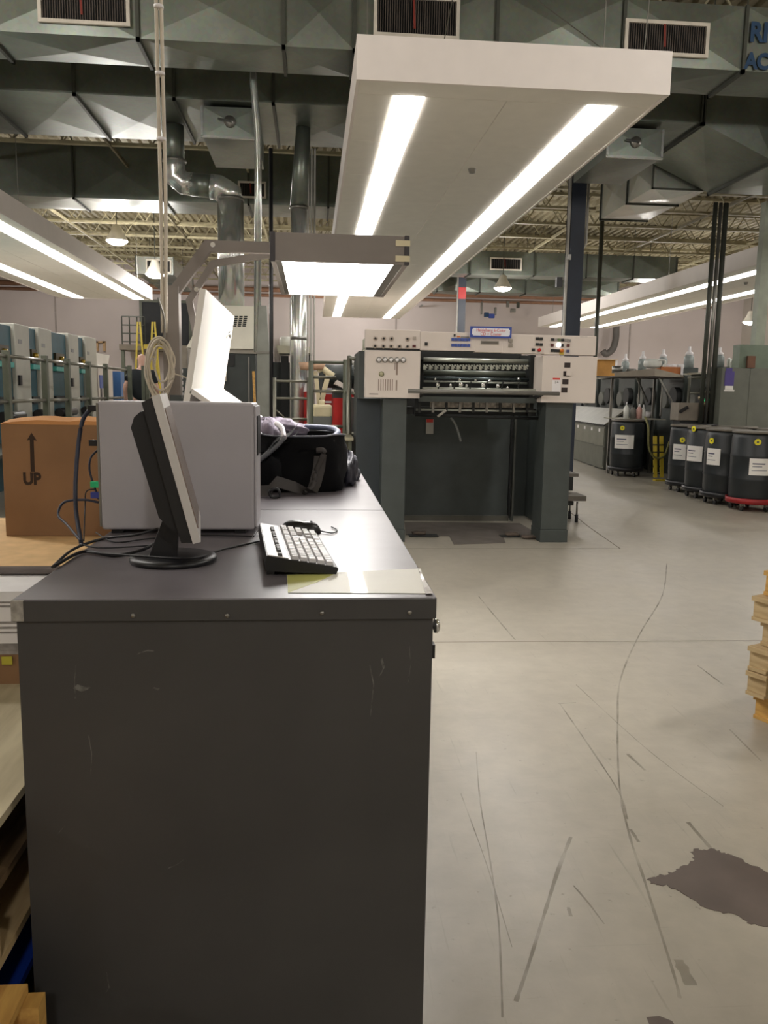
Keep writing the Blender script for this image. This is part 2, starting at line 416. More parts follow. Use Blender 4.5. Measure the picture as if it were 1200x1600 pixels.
# mezzanine with ladder rails in front of the doorway
mz = thing('mezzanine', 'dark mesh cage platform under the far doorway', 'platform', (-6, 32, 0))
zf = at(222, 540, 'y', 32).z
part('deck', B(-7.0, -4.4, 31.3, 32.7, zf-0.2, zf), mat('taupe_deck', (120, 110, 96), 0.7), mz)
for xx in (-6.9, -5.7, -4.5): part('post', B(xx-0.06, xx+0.06, 31.4, 31.52, 0, zf-0.2), rail_m, mz)
cg = MB()
for k in range(4): cg.rod((-6.9, 31.4, zf+0.3*k+0.1), (-6.1, 31.4, zf+0.3*k+0.1), 0.025, 5)
for k in range(4): cg.rod((-6.9+0.27*k, 31.4, zf), (-6.9+0.27*k, 31.4, zf+1.0), 0.025, 5)
part('guard_cage', cg, angle_m, mz)
for u in (217, 240):
    a = at(u, 503, 'y', 31.0); lad = thing('ladder', 'yellow A-shaped ladder rail %s the back doorway' % ('below the cage at' if u < 230 else 'directly under the middle of'), 'ladder', (a.x, 31, 0))
    for sgn in (-1, 1): part('side_rail', MB().bar((a.x+sgn*0.04, 31, a.z), (a.x+sgn*0.28, 31, 0), 0.06, 0.06), yellow_m, lad)
    for k in range(8): part('rung', MB().rod((a.x-0.05-0.2*k/8, 31, a.z-0.4-k*0.42), (a.x+0.05+0.2*k/8, 31, a.z-0.4-k*0.42), 0.02, 5), yellow_m, lad)

# ------------------------------------------------------------------ roof joists
def joist(y, label):
    t = thing('roof_joist', label, 'joist', (0, y, 5.5), 'open web roof joists', 'structure')
    dk = joist_m
    part('bottom_chord', B(XL, XR, y-0.05, y+0.05, 5.45, 5.50), dk, t)
    part('top_chord', B(XL, XR, y-0.06, y+0.06, 6.13, 6.195), dk, t)
    mb = MB(); x = XL+0.1; k = 0
    while x < XR-0.5:
        z0, z1 = (5.5, 6.13) if k % 2 == 0 else (6.13, 5.5)
        mb.rod((x, y, z0), (x+0.42, y, z1), 0.016, 4, cap=False); x += 0.42; k += 1
    part('web_bars', mb, dk, t, kind='stuff')
    return t
j0 = joist(9.9, 'cream open web roof joist under the deck')
jy = [11.6, 13.3, 15.0, 16.7, 18.4, 20.1, 21.8, 23.5, 25.2, 26.9, 28.6, 30.3, 31.9]
for y in jy: dup(j0, (0, y, 5.5))
for k, xx in enumerate((-11.5, -8.3, -6.0, -3.4, -1.2, 3.6, 6.2, 8.8, 11.5, 14.5)):
    solo('bridging_bar', MB().bar((xx, 9.9, 5.46), (xx, 32.5, 5.46), 0.06, 0.04), joistd_m if k % 2 else joist_m, 'long cream bridging bar tying the roof joists together', 'bar', 'joist bridging bars')['kind'] = 'structure'
for k, xx in enumerate((-9.4, -2.3, 5.2, 12.0)):
    mb = MB(); mb.box(xx-0.12, xx+0.12, 9, 32.9, 5.0, 5.04); mb.box(xx-0.02, xx+0.02, 9, 32.9, 5.04, 5.41); mb.box(xx-0.12, xx+0.12, 9, 32.9, 5.41, 5.449)
    if k in (0, 3): solo('roof_girder', mb, joist_m, 'cream I-section girder running back under the joists', 'girder', 'roof girders')['kind'] = 'structure'
for z, yy, r, lb in ((5.22, 32.6, 0.09, 'upper, thicker'), (5.02, 32.7, 0.06, 'lower, thinner')):
    solo('ceiling_pipe', MB().rod((-12, yy, z), (16, yy, z), r, 8), brownp_m, lb+' brown pipe running along the top of the back wall', 'pipe', 'brown pipes along the back wall')

# ------------------------------------------------------------------ ducts
def duct_face_box(mb, x0, x1, y0, y1, z0, z1, h=0.02, zb1=None):
    zb1 = z0 if zb1 is None else zb1              # bottom at the x1 end
    mb.pyr([(x0, y0, z0), (x1, y0, zb1), (x1, y0, z1), (x0, y0, z1)], h)
    mb.pyr([(x1, y1, zb1), (x0, y1, z0), (x0, y1, z1), (x1, y1, z1)], h)
    mb.pyr([(x0, y1, z0), (x1, y1, zb1), (x1, y0, zb1), (x0, y0, z0)], h)
    mb.pyr([(x0, y0, z1), (x1, y0, z1), (x1, y1, z1), (x0, y1, z1)], h)
def long_duct(name, label, seams, y0, y1, z0, z1, h=0.03, bots=None, cat='duct', ends=True):
    t = thing(name, label, cat, ((seams[0]+seams[-1])/2, y0, z0))
    for i in range(len(seams)-1):
        a, b = seams[i]+0.004, seams[i+1]-0.004
        mb = MB(); zb = bots[i] if bots else z0; zc = bots[i+1] if bots else z0
        duct_face_box(mb, a, b, y0, y1, zb, z1, h, zc)
        mb.add([(a, y0, zb), (a, y1, zb), (a, y1, z1), (a, y0, z1)], [(0, 1, 2, 3)]); mb.add([(b, y0, zc), (b, y1, zc), (b, y1, z1), (b, y0, z1)], [(3, 2, 1, 0)])
        part('duct_section', mb, GALV, t)
    for i, s in enumerate(seams):
        zb = bots[i] if bots else z0
        mb = MB(); f = 0.035
        mb.box(s-f/2, s+f/2, y0-f, y0+0.003, zb-f, z1); mb.box(s-f/2, s+f/2, y0-f, y1+f, zb-f, zb+0.003); mb.box(s-f/2, s+f/2, y1-0.003, y1+f, zb-f, z1)
        part('flange', mb, angle_m, t)
    # hanger rods up to the joists
    for s in seams[1:-1:2]:
        for yy in (y0-0.02, y1+0.02): part('hanger', MB().rod((s, yy, z0-0.03), (s, yy, ZC-0.02), 0.008, 5), angle_m, t)
    return t
def grille(label, x0, x1, z0, z1, yf, nf=34, group='supply grilles on the ducts'):
    t = thing('air_grille', label, 'grille', ((x0+x1)/2, yf, z0), group)
    fr = 0.035; mb = MB()
    mb.box(x0, x1, yf-0.03, yf, z0, z0+fr); mb.box(x0, x1, yf-0.03, yf, z1-fr, z1); mb.box(x0, x0+fr, yf-0.03, yf, z0+fr, z1-fr); mb.box(x1-fr, x1, yf-0.03, yf, z0+fr, z1-fr)
    part('frame', mb, grille_m, t)
    part('backing', B(x0+fr, x1-fr, yf-0.004, yf, z0+fr, z1-fr), black_m, t)
    mb = MB()
    for k in range(nf):
        xx = x0+fr+(x1-x0-2*fr)*(k+0.5)/nf; mb.box(xx-0.0025, xx+0.0025, yf-0.022, yf-0.006, z0+fr, z1-fr)
    part('fins', mb, fin_m, t, kind='stuff')
    xm = (x0+x1)/2
    part('damper_lever', MB().bar((xm-0.02, yf-0.026, z0+fr+0.05), (xm-0.035, yf-0.026, z1-fr), 0.022, 0.006), mat('red_lever', (132, 44, 30), 0.6), t)
    return t
D1Y, D1Z = 9.05, 4.88
d1 = long_duct('supply_duct', 'galvanised duct with three white grilles crossing the top of the view', [-7.6, -6.1, -4.7, -3.22, -1.75, -0.3, 0.42, 1.9, 3.25, 4.58, 6.0, 7.4, 8.8], D1Y, 9.78, D1Z, 5.52)
g = lambda u, v: at(u, v, 'y', D1Y)
a = g(62, 36); b_ = g(205, 45); grille('white grille at the corner duct end, above the hanging cable', a.x, b_.x, b_.z, b_.z+0.42, D1Y-0.03)
a = g(583, 60); b_ = g(716, 66); grille('white grille partly hidden above the middle light canopy', a.x, b_.x, b_.z-0.0, b_.z+0.4, D1Y-0.03)
a = g(975, 32); b_ = g(1102, 97); grille('white grille beside the blue stencilled letters', a.x, b_.x, b_.z+0.02, a.z, D1Y-0.03)
for s, u, v, sz in (('RI', 1186, 52, 0.27), ('AC', 1183, 97, 0.22)):
    p = at(u, v, 'y', D1Y-0.03)
    text('stencil_lettering', s, sz, (p.x, D1Y-0.034, p.z), FACE_CAM, stencil_m, d1, 0.001, 0.9, 0.01)
d2 = long_duct('return_duct', 'wide galvanised duct with cross-broken underside behind the grille duct', [-8.2, -6.8, -5.4, -3.98, -2.84, -1.67, -0.48, 0.8, 2.1, 3.4, 4.95], 10.75, 12.5, 4.88, 5.85, 0.035)
d2b = long_duct('duct_transition', 'galvanised duct dropping lower under the stencilled letters', [4.97, 5.95, 7.3, 8.8], 10.75, 12.5, 4.46, 5.85, 0.03, bots=[4.88, 4.46, 4.46, 4.46])
d3 = long_duct('cross_duct', 'dark galvanised duct crossing behind the elbow pipe', [-9.5, -8.0, -6.2, -4.4, -2.75, -1.2, 0.3, 1.7], 16.35, 17.45, 4.88, 5.86, 0.03)
a = at(372, 283, 'y', 16.32); b_ = at(416, 311, 'y', 16.32)
grille('dark grille behind the elbow of the exhaust pipe', a.x, b_.x, b_.z, a.z, 16.31, 14)
d4 = long_duct('far_duct', 'pale galvanised duct near the back wall with one small grille', [2.0, 3.5, 4.5, 6.35, 7.9, 9.3, 10.6], 24.0, 24.8, 4.82, 5.46, 0.02)
a = at(766, 402, 'y', 23.95); b_ = at(815, 423, 'y', 23.95)
grille('small white grille in front of the back wall', a.x, b_.x, b_.z, a.z, 23.97, 14)
d5 = long_duct('low_duct', 'low galvanised duct hanging just before the back wall', [0.9, 2.6, 4.0, 5.4, 6.9, 8.4, 10.0], 27.0, 27.7, 4.68, 5.15, 0.06)
# damper boxes hung under the wide duct
def damper_box(label, x0, x1, y0, y1, z0, z1):
    t = thing('damper_box', label, 'duct box', ((x0+x1)/2, y0, z0), 'damper boxes')
    mb = MB(); duct_face_box(mb, x0, x1, y0, y1, z0, z1, 0.01)
    mb.add([(x0, y0, z0), (x0, y1, z0), (x0, y1, z1), (x0, y0, z1)], [(0, 1, 2, 3)]); mb.add([(x1, y0, z0), (x1, y1, z0), (x1, y1, z1), (x1, y0, z1)], [(3, 2, 1, 0)])
    part('box_body', mb, GALV, t)
    f = MB(); f.box(x0-0.02, x1+0.02, y0-0.01, y0+0.02, z0-0.02, z0+0.01); f.box(x0-0.02, x0+0.01, y0-0.01, y0+0.02, z0, z1); f.box(x1-0.01, x1+0.02, y0-0.01, y0+0.02, z0, z1)
    part('edge_angle', f, GALVP, t)
    c = ((x0+x1)/2, y0-0.03, (z0+z1)/2)
    part('damper_dial', MB().lathe([(0.0, -0.01), (0.07, -0.01), (0.07, 0.02), (0, 0.02)], c, 16, axis='y'), steel_m, t)
    part('damper_handle', MB().bar((c[0]-0.14, y0-0.05, c[2]+0.02), (c[0]+0.03, y0-0.05, c[2]-0.01), 0.025, 0.01), chrome_m, t)
a = at(951, 207, 'y', 10.9); b_ = at(1033, 247, 'y', 10.9)
damper_box('galvanised damper box beside the middle light canopy', a.x, b_.x, 10.9, 12.3, b_.z, 4.83)
a = at(316, 175, 'y', 10.85); b_ = at(402, 216, 'y', 10.85)
damper_box('galvanised damper box beside the tall round pipe', a.x, b_.x, 10.85, 12.3, b_.z, 4.84)
# branch duct running back, near the right
def y_duct(name, label, x0, x1, ys, z0, z1, h=0.03):
    t = thing(name, label, 'duct', ((x0+x1)/2, ys[0], z0))
    for i in range(len(ys)-1):
        y0, y1 = ys[i]+0.003, ys[i+1]-0.003; mb = MB()
        mb.pyr([(x0, y1, z0), (x0, y0, z0), (x0, y0, z1), (x0, y1, z1)], h); mb.pyr([(x1, y0, z0), (x1, y1, z0), (x1, y1, z1), (x1, y0, z1)], h)
        mb.pyr([(x0, y1, z0), (x1, y1, z0), (x1, y0, z0), (x0, y0, z0)], h); mb.pyr([(x0, y0, z1), (x1, y0, z1), (x1, y1, z1), (x0, y1, z1)], h)
        mb.add([(x0, y0, z0), (x1, y0, z0), (x1, y0, z1), (x0, y0, z1)], [(0, 1, 2, 3)]); mb.add([(x0, y1, z0), (x1, y1, z0), (x1, y1, z1), (x0, y1, z1)], [(0, 3, 2, 1)])
        part('duct_section', mb, GALVP, t)
    for y in ys:
        f = 0.022; mb = MB(); mb.box(x0-f, x0+0.003, y-f/2, y+f/2, z0-f, z1+f); mb.box(x0-f, x1+f, y-f/2, y+f/2, z0-f, z0+0.003); mb.box(x1-0.003, x1+f, y-f/2, y+f/2, z0-f, z1+f)
        part('flange', mb, angle_m, t)
    for xx in (x0+0.02, x1-0.02): part('hanger', MB().rod((xx, ys[1], z1+0.03), (xx, ys[1], ZC), 0.008, 5), angle_m, t)
    return t
y_duct('branch_duct', 'bright galvanised branch duct beside the dark column', 5.1, 5.95, [12.56, 13.6, 14.85], 4.52, 5.15, 0.035)
y_duct('end_duct', 'short galvanised duct carrying the small far left grille', -5.05, -4.0, [25.0, 27.0, 29.0], 4.68, 5.17, 0.02)
a = at(228, 405, 'y', 24.95); b_ = at(268, 427, 'y', 24.95)
grille('small white grille on the short duct by the hanging cable', a.x, b_.x, b_.z, a.z, 24.96, 12)

# ------------------------------------------------------------------ light canopies
def canopy(name, label, x0, x1, y0, y1, z=3.77, hh=0.31, sx=(0.32, 1.92), sw=0.25):
    t = thing('light_canopy', label, 'ceiling light', ((x0+x1)/2, y0, z), 'suspended light canopies')
    tk = 0.025
    part('fascia', B(x0, x1, y0, y0+tk, z-0.012, z+hh), can_m, t); part('fascia', B(x0, x1, y1-tk, y1, z-0.012, z+hh), can_m, t)
    part('fascia', B(x0, x0+tk, y0+tk, y1-tk, z-0.012, z+hh), can_m, t); part('fascia', B(x1-tk, x1, y0+tk, y1-tk, z-0.012, z+hh), can_m, t)
    part('top_sheet', B(x0+tk, x1-tk, y0+tk, y1-tk, z+hh-0.02, z+hh), can_m, t)
    ya, yb = y0+0.34, y1-0.1; n = round((yb-ya)/1.22); st = (yb-ya)/n
    s0, s1 = x0+sx[0], x0+sx[1]
    cols = [(x0+tk, s0), (s0+sw, (s0+sw+s1)/2), ((s0+sw+s1)/2, s1), (s1+sw, x1-tk)]
    g_ = 0.003
    part('tile', B(x0+tk+g_, x1-tk-g_, y0+tk+g_, ya-g_, z, z+0.02), tile_m, t)
    for k in range(n):
        a, b = ya+k*st, ya+(k+1)*st
        for c0, c1 in cols: part('tile', B(c0+g_, c1-g_, a+g_, b-g_, z, z+0.02), tile_m, t)
        for s in (s0, s1):
            e = 0.004 if k % 2 else 0.0
            part('diffuser', B(s+0.004+e, s+sw-0.004-e, a+0.008, b-0.008, z-0.012, z+0.016), strip_m, t)
    part('rear_tile', B(x0+tk+g_, x1-tk-g_, yb+g_, y1-tk-g_, z, z+0.02), tile_m, t)
    for (u, v) in ((0.55, 2.4), (0.42, 8.5)):
        part('sensor', MB().lathe([(0.0, -0.05), (0.03, -0.045), (0.045, -0.005), (0.045, 0.0), (0, 0.0)], (x0+(x1-x0)*u, y0+v, z), 10), steel_m, t)
    for xx in (x0+0.15, x1-0.15):
        for yy in (y0+1.2, (y0+y1)/2, y1-1.2): part('hanger_wire', MB().rod((xx, yy, z+hh), (xx, yy, ZC-0.01), 0.006, 4), steel_m, t)
    return t
canopy('light_canopy', 'long white light canopy with two tube rows over the middle press', 0.33, 2.80, 6.67, 26.9)
canopy('light_canopy', 'white light canopy above the teal press along the side', -6.74, -4.27, 3.6, 23.2, sx=(0.42, 1.98), sw=0.27)
canopy('light_canopy', 'white light canopy over the drums and the press beside them', 7.83, 10.3, 8.2, 28.7, sx=(0.37, 1.83))
for a_, b2 in (((1.0, 6.7, 4.08), (1.55, 9.0, 6.1)), ((2.25, 6.7, 4.08), (1.2, 9.0, 6.1)), ((2.6, 6.75, 4.08), (2.75, 6.9, 6.18))):
    solo('stay_wire', MB().rod(a_, b2, 0.005, 4), steel_m, ['slanting stay wire near the middle of the canopy end', 'slanting stay wire crossing leftward above the canopy end', 'upright stay wire by the stencilled duct'][int(a_[0]*10) // 8 - 1 if a_[0] < 2.6 else 2], 'wire', 'canopy stay wires')

# ------------------------------------------------------------------ high bay lamps
def high_bay(loc, label):
    t = thing('high_bay_lamp', label, 'lamp', loc, 'high bay lamps')
    x, y, z = loc
    part('shade', MB().lathe([(0.05, 0.36), (0.09, 0.34), (0.14, 0.2), (0.24, 0.04), (0.25, 0.0)][::-1], (x, y, z), 18), mat('lamp_shade_white', (222, 218, 206), 0.5), t)
    part('lens', MB().lathe([(0.02, -0.10), (0.14, -0.08), (0.22, -0.03), (0.235, -0.002), (0.02, -0.001)], (x, y, z), 18), bay_m, t)
    part('hook_rod', MB().rod((x, y, z+0.36), (x, y, ZC-0.02), 0.012, 5), angle_m, t)
    ld = bpy.data.lights.new('bay_light', 'POINT'); ld.energy = BAY_W; ld.color = WARM; ld.shadow_soft_size = 0.2
    lo = bpy.data.objects.new('bay_light', ld); C.objects.link(lo); lo.parent = t; lo.location = (0, 0, -0.35)
    return t
for loc, lb in (((-4.45, 20.0, 4.74), 'lit high bay lamp above the far end of the side canopy'), ((5.35, 23.5, 4.38), 'lit high bay lamp hanging before the far grille duct'), ((-3.97, 22.0, 4.28), 'lit high bay lamp behind the hanging cable'),
                ((14.6, 27.0, 3.95), 'small lit high bay lamp at the far end of the drum aisle'), ((10.6, 26.0, 4.3), 'high bay lamp hidden behind the canopy over the drums'),
                ((-7.5, 28.0, 4.7), 'high bay lamp hidden behind the side canopy'), ((1.5, 30.0, 4.85), 'added high bay lamp hidden behind the end of the middle canopy'),  # lamp behind the middle canopy is added, unseen, to brighten the back wall
                ((-7.0, -2.0, 5.0), ''), ((0.5, -4.0, 5.0), ''), ((7.0, -2.0, 5.0), ''), ((5.0, 3.5, 5.2), ''), ((-3.4, 4.5, 5.2), ''), ((12.5, 10.0, 5.0), ''), ((-10.5, 12.0, 5.0), '')):  # unlabelled lamps are added out of view to light the hall
    high_bay(loc, lb or 'added high bay lamp, out of view behind or beside the viewer')

# ------------------------------------------------------------------ console desks
ZT = 1.0
def desk(name, label, x0, x1, y0, y1, first):
    t = thing('console_desk', label, 'desk', ((x0+x1)/2, y0, 0))
    part('desk_top', B(x0, x1, y0, y1-0.003, ZT-0.042, ZT, bev=0.002), desktop_m, t)
    part('front_lip', B(x0+0.0015, x1-0.0015, y0-0.004, y0, ZT-0.042, ZT-0.002), desk_m, t)
    part('side_panel', B(x0+0.006, x1-0.006, y0+0.003, y0+0.028, 0.02, ZT-0.0425), desk_m, t)
    part('body', B(x0+0.008, x1-0.008, y0+0.028, y1-0.008, 0.02, ZT-0.0425), desk_m, t)
    if first:
        for u, v in ((208, 962), (355, 962), (503, 958), (640, 957)):
            p = at(u, v, 'y', y0-0.004); part('screw', MB().lathe([(0.0, -0.002), (0.004, -0.002), (0.005, 0.001), (0, 0.001)], (p.x, y0-0.004, p.z), 10, axis='y'), steel_m, t)
        part('worn_corner', B(x0-0.001, x0+0.022, y0-0.0052, y0+0.03, ZT-0.041, ZT-0.001), scuff_m, t)
        for k in range(3):
            zz = 0.66-0.28*k
            part('drawer_front', B(x1-0.008, x1+0.0, y0+0.05, y1-0.05, zz, zz+0.255), desk_m, t)
        kn = part('knob', MB().lathe([(0.004, -0.008), (0.006, 0.004), (0.014, 0.006), (0.016, 0.012), (0.011, 0.017), (0.0, 0.018)], (x1-0.001, y0+0.06, 0.925), 16, axis='x'), chrome_m, t, 'round chrome knob')
        part('latch', B(x1-0.003, x1+0.004, y0+0.03, y0+0.055, 0.865, 0.893), blk_m, t, 'small black latch')
    for xx in (x0+0.06, x1-0.06):
        for yy in (y0+0.08, y1-0.1): part('foot', MB().rod((xx, yy, 0), (xx, yy, 0.022), 0.02, 8), blk_m, t)
    return t
X0, X1 = -0.565, 0.249
desk('console_desk', 'dark grey console desk nearest the viewer, carrying the monitor and keyboard', X0, X1, 1.577, 2.80, True)
desk('console_desk', 'dark grey console desk further back, under the bag and viewing hood', X0, X1, 2.805, 4.085, False)
# scrapes on the desk side
dk = [o for o in C.objects if o.name == 'console_desk'][0]
scr_m = mat('pale_scratch', (92, 92, 88), 0.7, var=0.3, scale=80)
for pts, wd in ([(118, 1040), (116, 1062), (117, 1092)], 0.0012), ([(117, 1073), (130, 1078), (139, 1076)], 0.004), ([(138, 1150), (143, 1180), (141, 1212)], 0.0008), ([(92, 1302), (98, 1294), (102, 1290)], 0.003), ([(262, 1358), (276, 1352), (286, 1345)], 0.002), ([(215, 1022), (230, 1017), (240, 1018)], 0.0015), ([(578, 1040), (584, 1070), (579, 1120)], 0.0012), ([(596, 1030), (600, 1044), (594, 1056)], 0.003), ([(166, 1520), (170, 1545), (165, 1552)], 0.001), ([(240, 1075), (244, 1077), (248, 1078)], 0.002), ([(640, 1010), (642, 1040), (638, 1066)], 0.0008):
    Q = [at(u, v, 'y', 1.577) for u, v in pts]; mb = MB()
    for q_ in Q:
        k_ = wd*random.uniform(0.5, 1.2); mb.v += [(q_.x-k_, 1.5795, q_.z-k_), (q_.x+k_, 1.5795, q_.z+k_)]
    mb.f = [(0, 1, 3, 2), (2, 3, 5, 4)]; mb.sm = [False]*2
    part('scratch', mb, scr_m, dk)
# ------------------------------------------------------------------ things on the desk
pc = thing('computer_case', 'grey desktop computer case standing behind the monitor', 'computer', (-0.37, 2.31, ZT))
part('case_shell', B(-0.578, -0.159, 2.31, 2.50, ZT+0.012, ZT+0.366, bev=0.007), pc_m, pc)
part('front_bezel', B(-0.1588, -0.153, 2.316, 2.494, ZT+0.02, ZT+0.358, bev=0.002), mat('case_bezel', (176, 172, 176), 0.45, var=0.02), pc)
part('rear_panel', B(-0.584, -0.578, 2.315, 2.495, ZT+0.02, ZT+0.36), steel_m, pc)
part('drive_bay', B(-0.1528, -0.150, 2.34, 2.47, ZT+0.22, ZT+0.33), blk_m, pc)
for xx in (-0.54, -0.2):
    for yy in (2.34, 2.47): part('foot', B(xx-0.015, xx+0.015, yy-0.015, yy+0.015, ZT, ZT+0.013), blk_m, pc)
for zz, m_ in ((0.135, green_m), (0.105, mat('blue_connector', (60, 70, 150), 0.5)), (0.25, blk_m), (0.345, blk_m)):
    part('plug', B(-0.61, -0.584, 2.33, 2.35, ZT+zz-0.008, ZT+zz+0.008), m_, pc)

mo = thing('monitor', 'black and silver flat monitor seen from its side', 'monitor', (-0.318, 1.94, ZT))
part('stand_base', MB().lathe([(0.0, 0.0), (0.099, 0.0), (0.101, 0.005), (0.099, 0.012), (0.085, 0.016), (0.0, 0.017)], (-0.322, 1.94, ZT), 40), blk_m, mo)
nk = MB().prism([(-0.378, ZT+0.014), (-0.312, ZT+0.014), (-0.310, ZT+0.08), (-0.300, ZT+0.13), (-0.348, ZT+0.15), (-0.345, ZT+0.10)], 'y', 1.905, 1.975)
part('stand_neck', nk, blk_m, mo)
sb = MB(); hw = 0.185
sb.prism([(-0.276, ZT+0.076), (-0.354, ZT+0.382), (-0.374, ZT+0.372), (-0.300, ZT+0.076)], 'y', 1.94-hw, 1.94+hw)
part('rear_shell', sb, blk_m, mo)
hump = MB().prism([(-0.294, ZT+0.095), (-0.366, ZT+0.354), (-0.380, ZT+0.352), (-0.393, ZT+0.340), (-0.400, ZT+0.318), (-0.347, ZT+0.125), (-0.322, ZT+0.098)], 'y', 1.80, 2.08)
part('rear_hump', hump, blk_m, mo)
fz = MB().prism([(-0.259, ZT+0.078), (-0.337, ZT+0.390), (-0.354, ZT+0.385), (-0.2755, ZT+0.074)], 'y', 1.94-hw-0.004, 1.94+hw+0.004)
part('front_bezel', fz, silver_m, mo, 'silver bezel')
sc = MB().prism([(-0.2635, ZT+0.104), (-0.3275, ZT+0.3605), (-0.335, ZT+0.360), (-0.271, ZT+0.103)], 'y', 1.94-hw+0.02, 1.94+hw-0.02)
part('screen', sc, screen_m, mo)
mo.rotation_euler = (0, 0, math.radians(7.5))

# keyboard: long axis runs away from the viewer, raised at its back
kb = thing('keyboard', 'grey and black keyboard on the near desk, keys facing the aisle', 'keyboard', (0, 0, 0))
def kbpart(name, mb, m, label=None): return part(name, mb, m, kb, label)
KW, KL = 0.155, 0.45
kbpart('case', MB().prism([(0, 0.0), (KW, 0.0), (KW+0.004, 0.012), (KW, 0.016), (0.0, 0.034), (-0.003, 0.02)], 'y', 0, KL), blk_m)
def kz(x): return 0.034-0.018*x/KW
kbpart('top_plate', MB().prism([(0.002, kz(0.002)), (0.048, kz(0.048)), (0.048, kz(0.048)+0.002), (0.002, kz(0.002)+0.002)], 'y', 0.004, KL-0.004), silver_m)
def key(x0, x1, y0, y1, m):
    mb = MB(); z0 = kz((x0+x1)/2); h = 0.008
    b = 0.0022
    mb.add([(x0, y0, z0), (x1, y0, z0), (x1, y1, z0), (x0, y1, z0), (x0+b, y0+b, z0+h), (x1-b, y0+b, z0+h), (x1-b, y1-b, z0+h), (x0+b, y1-b, z0+h)],
           [(4, 5, 6, 7), (0, 1, 5, 4), (1, 2, 6, 5), (2, 3, 7, 6), (3, 0, 4, 7)])
    kbpart('key', mb, m)
for gk in ((0.012, 1), (0.055, 4), (0.145, 4), (0.235, 4), (0.33, 3)):
    for k in range(gk[1]):
        y = gk[0]+k*0.0185; key(0.024, 0.036, y, y+0.016, mat('key_black', (46, 44, 46), 0.5))
for r in range(5):
    x0 = 0.054+r*0.0193
    ys = [0.008]
    y = 0.008
    row = {0: [1]*13+[1.9], 1: [1.5]+[1]*12+[1.4], 2: [1.8]+[1]*11+[2.1], 3: [2.3]+[1]*10+[2.6], 4: [1.4, 1.2, 1.2, 6.4, 1.2, 1.2, 1.2, 1.1]}[r]
    for wk in row:
        L_ = wk*0.0188; key(x0, x0+0.0175, y, y+L_-0.0014, key_m); y += L_
    for k in range(3):
        if r in (2,): break
        if r == 3 and k != 1: continue
        key(x0, x0+0.0175, 0.302+k*0.0188, 0.302+k*0.0188+0.0172, key_m)
    for k in range(4): key(x0, x0+0.0175, 0.366+k*0.0188, 0.366+k*0.0188+0.0172, key_m)
for yy in (0.02, KL-0.05): kbpart('foot', B(0.004, 0.02, yy, yy+0.02, -0.016, 0.003), blk_m)
kb.location = (-0.098, 1.770, ZT+0.012); kb.rotation_euler = (0, math.radians(4), math.radians(5.5))

ms = thing('computer_mouse', 'black mouse behind the keyboard', 'mouse', (-0.03, 2.33, ZT))
mm = MB()
ring = []
for j in range(9):
    f = j/8; z = 0.001+0.034*math.sin(f*PI/2); s_ = math.cos(f*PI/2)**0.55 if j < 8 else 0.02
    ring.append([(-0.03+0.058*s_*math.cos(2*PI*i/20), 2.33+0.034*s_*math.sin(2*PI*i/20), ZT+z+0.003*(math.cos(2*PI*i/20) < 0)) for i in range(20)])
vs = [p for rr in ring for p in rr]
mm.add(vs, [(j*20+i, j*20+(i+1) % 20, (j+1)*20+(i+1) % 20, (j+1)*20+i) for j in range(8) for i in range(20)], True)
mm.add(ring[8], [tuple(range(20))]); mm.add(ring[0], [tuple(range(20))[::-1]])
part('mouse_shell', mm, blk_m, ms)
part('scroll_wheel', MB().rod((0.0, 2.325, ZT+0.029), (0.0, 2.335, ZT+0.029), 0.006, 10), mat('grey_rubber', (80, 80, 84), 0.7), ms)
part('mouse_cable', MB().tube([(0.028, 2.33, ZT+0.006), (0.06, 2.31, ZT+0.004), (0.075, 2.36, ZT+0.004), (0.06, 2.42, ZT+0.004)], 0.002, 6), cable_m, ms)

P = lambda u, v, z=ZT: at(u, v, 'z', z)
ps = thing('paper_sheet', 'white notice taped in clear plastic on the near corner of the desk', 'paper', (0.1, 1.75, ZT))
q = [P(450, 927), P(672, 928), P(657, 889), P(448, 899)]
part('sheet', MB().prism([(p.x, p.y) for p in q], 'z', ZT+0.0006, ZT+0.0014), paper_m, ps)
q = [P(450, 927), P(449, 899), P(524, 897), P(497, 910)]
part('coloured_patch', MB().prism([(p.x, p.y) for p in q], 'z', ZT+0.0014, ZT+0.0018), ypaper_m, ps, 'yellow-green printed patch')
q = [P(675, 930), P(690, 930), P(664, 886), P(652, 886)]
q[0].x = min(q[0].x, X1-0.02); q[1].x = X1-0.004; q[2].x = min(q[2].x, X1-0.004)
tp = MB(); n_ = 10
for i in range(n_+1):
    f = i/n_; a = q[0].lerp(q[3], f); b_ = q[1].lerp(q[2], f)
    tp.v += [(a.x, a.y, ZT+0.0016+0.002*random.random()), (b_.x, b_.y, ZT+0.0016+0.002*random.random())]
tp.f = [(2*i, 2*i+1, 2*i+3, 2*i+2) for i in range(n_)]; tp.sm = [False]*n_
part('tape_strip', tp, sleeve_m, ps)

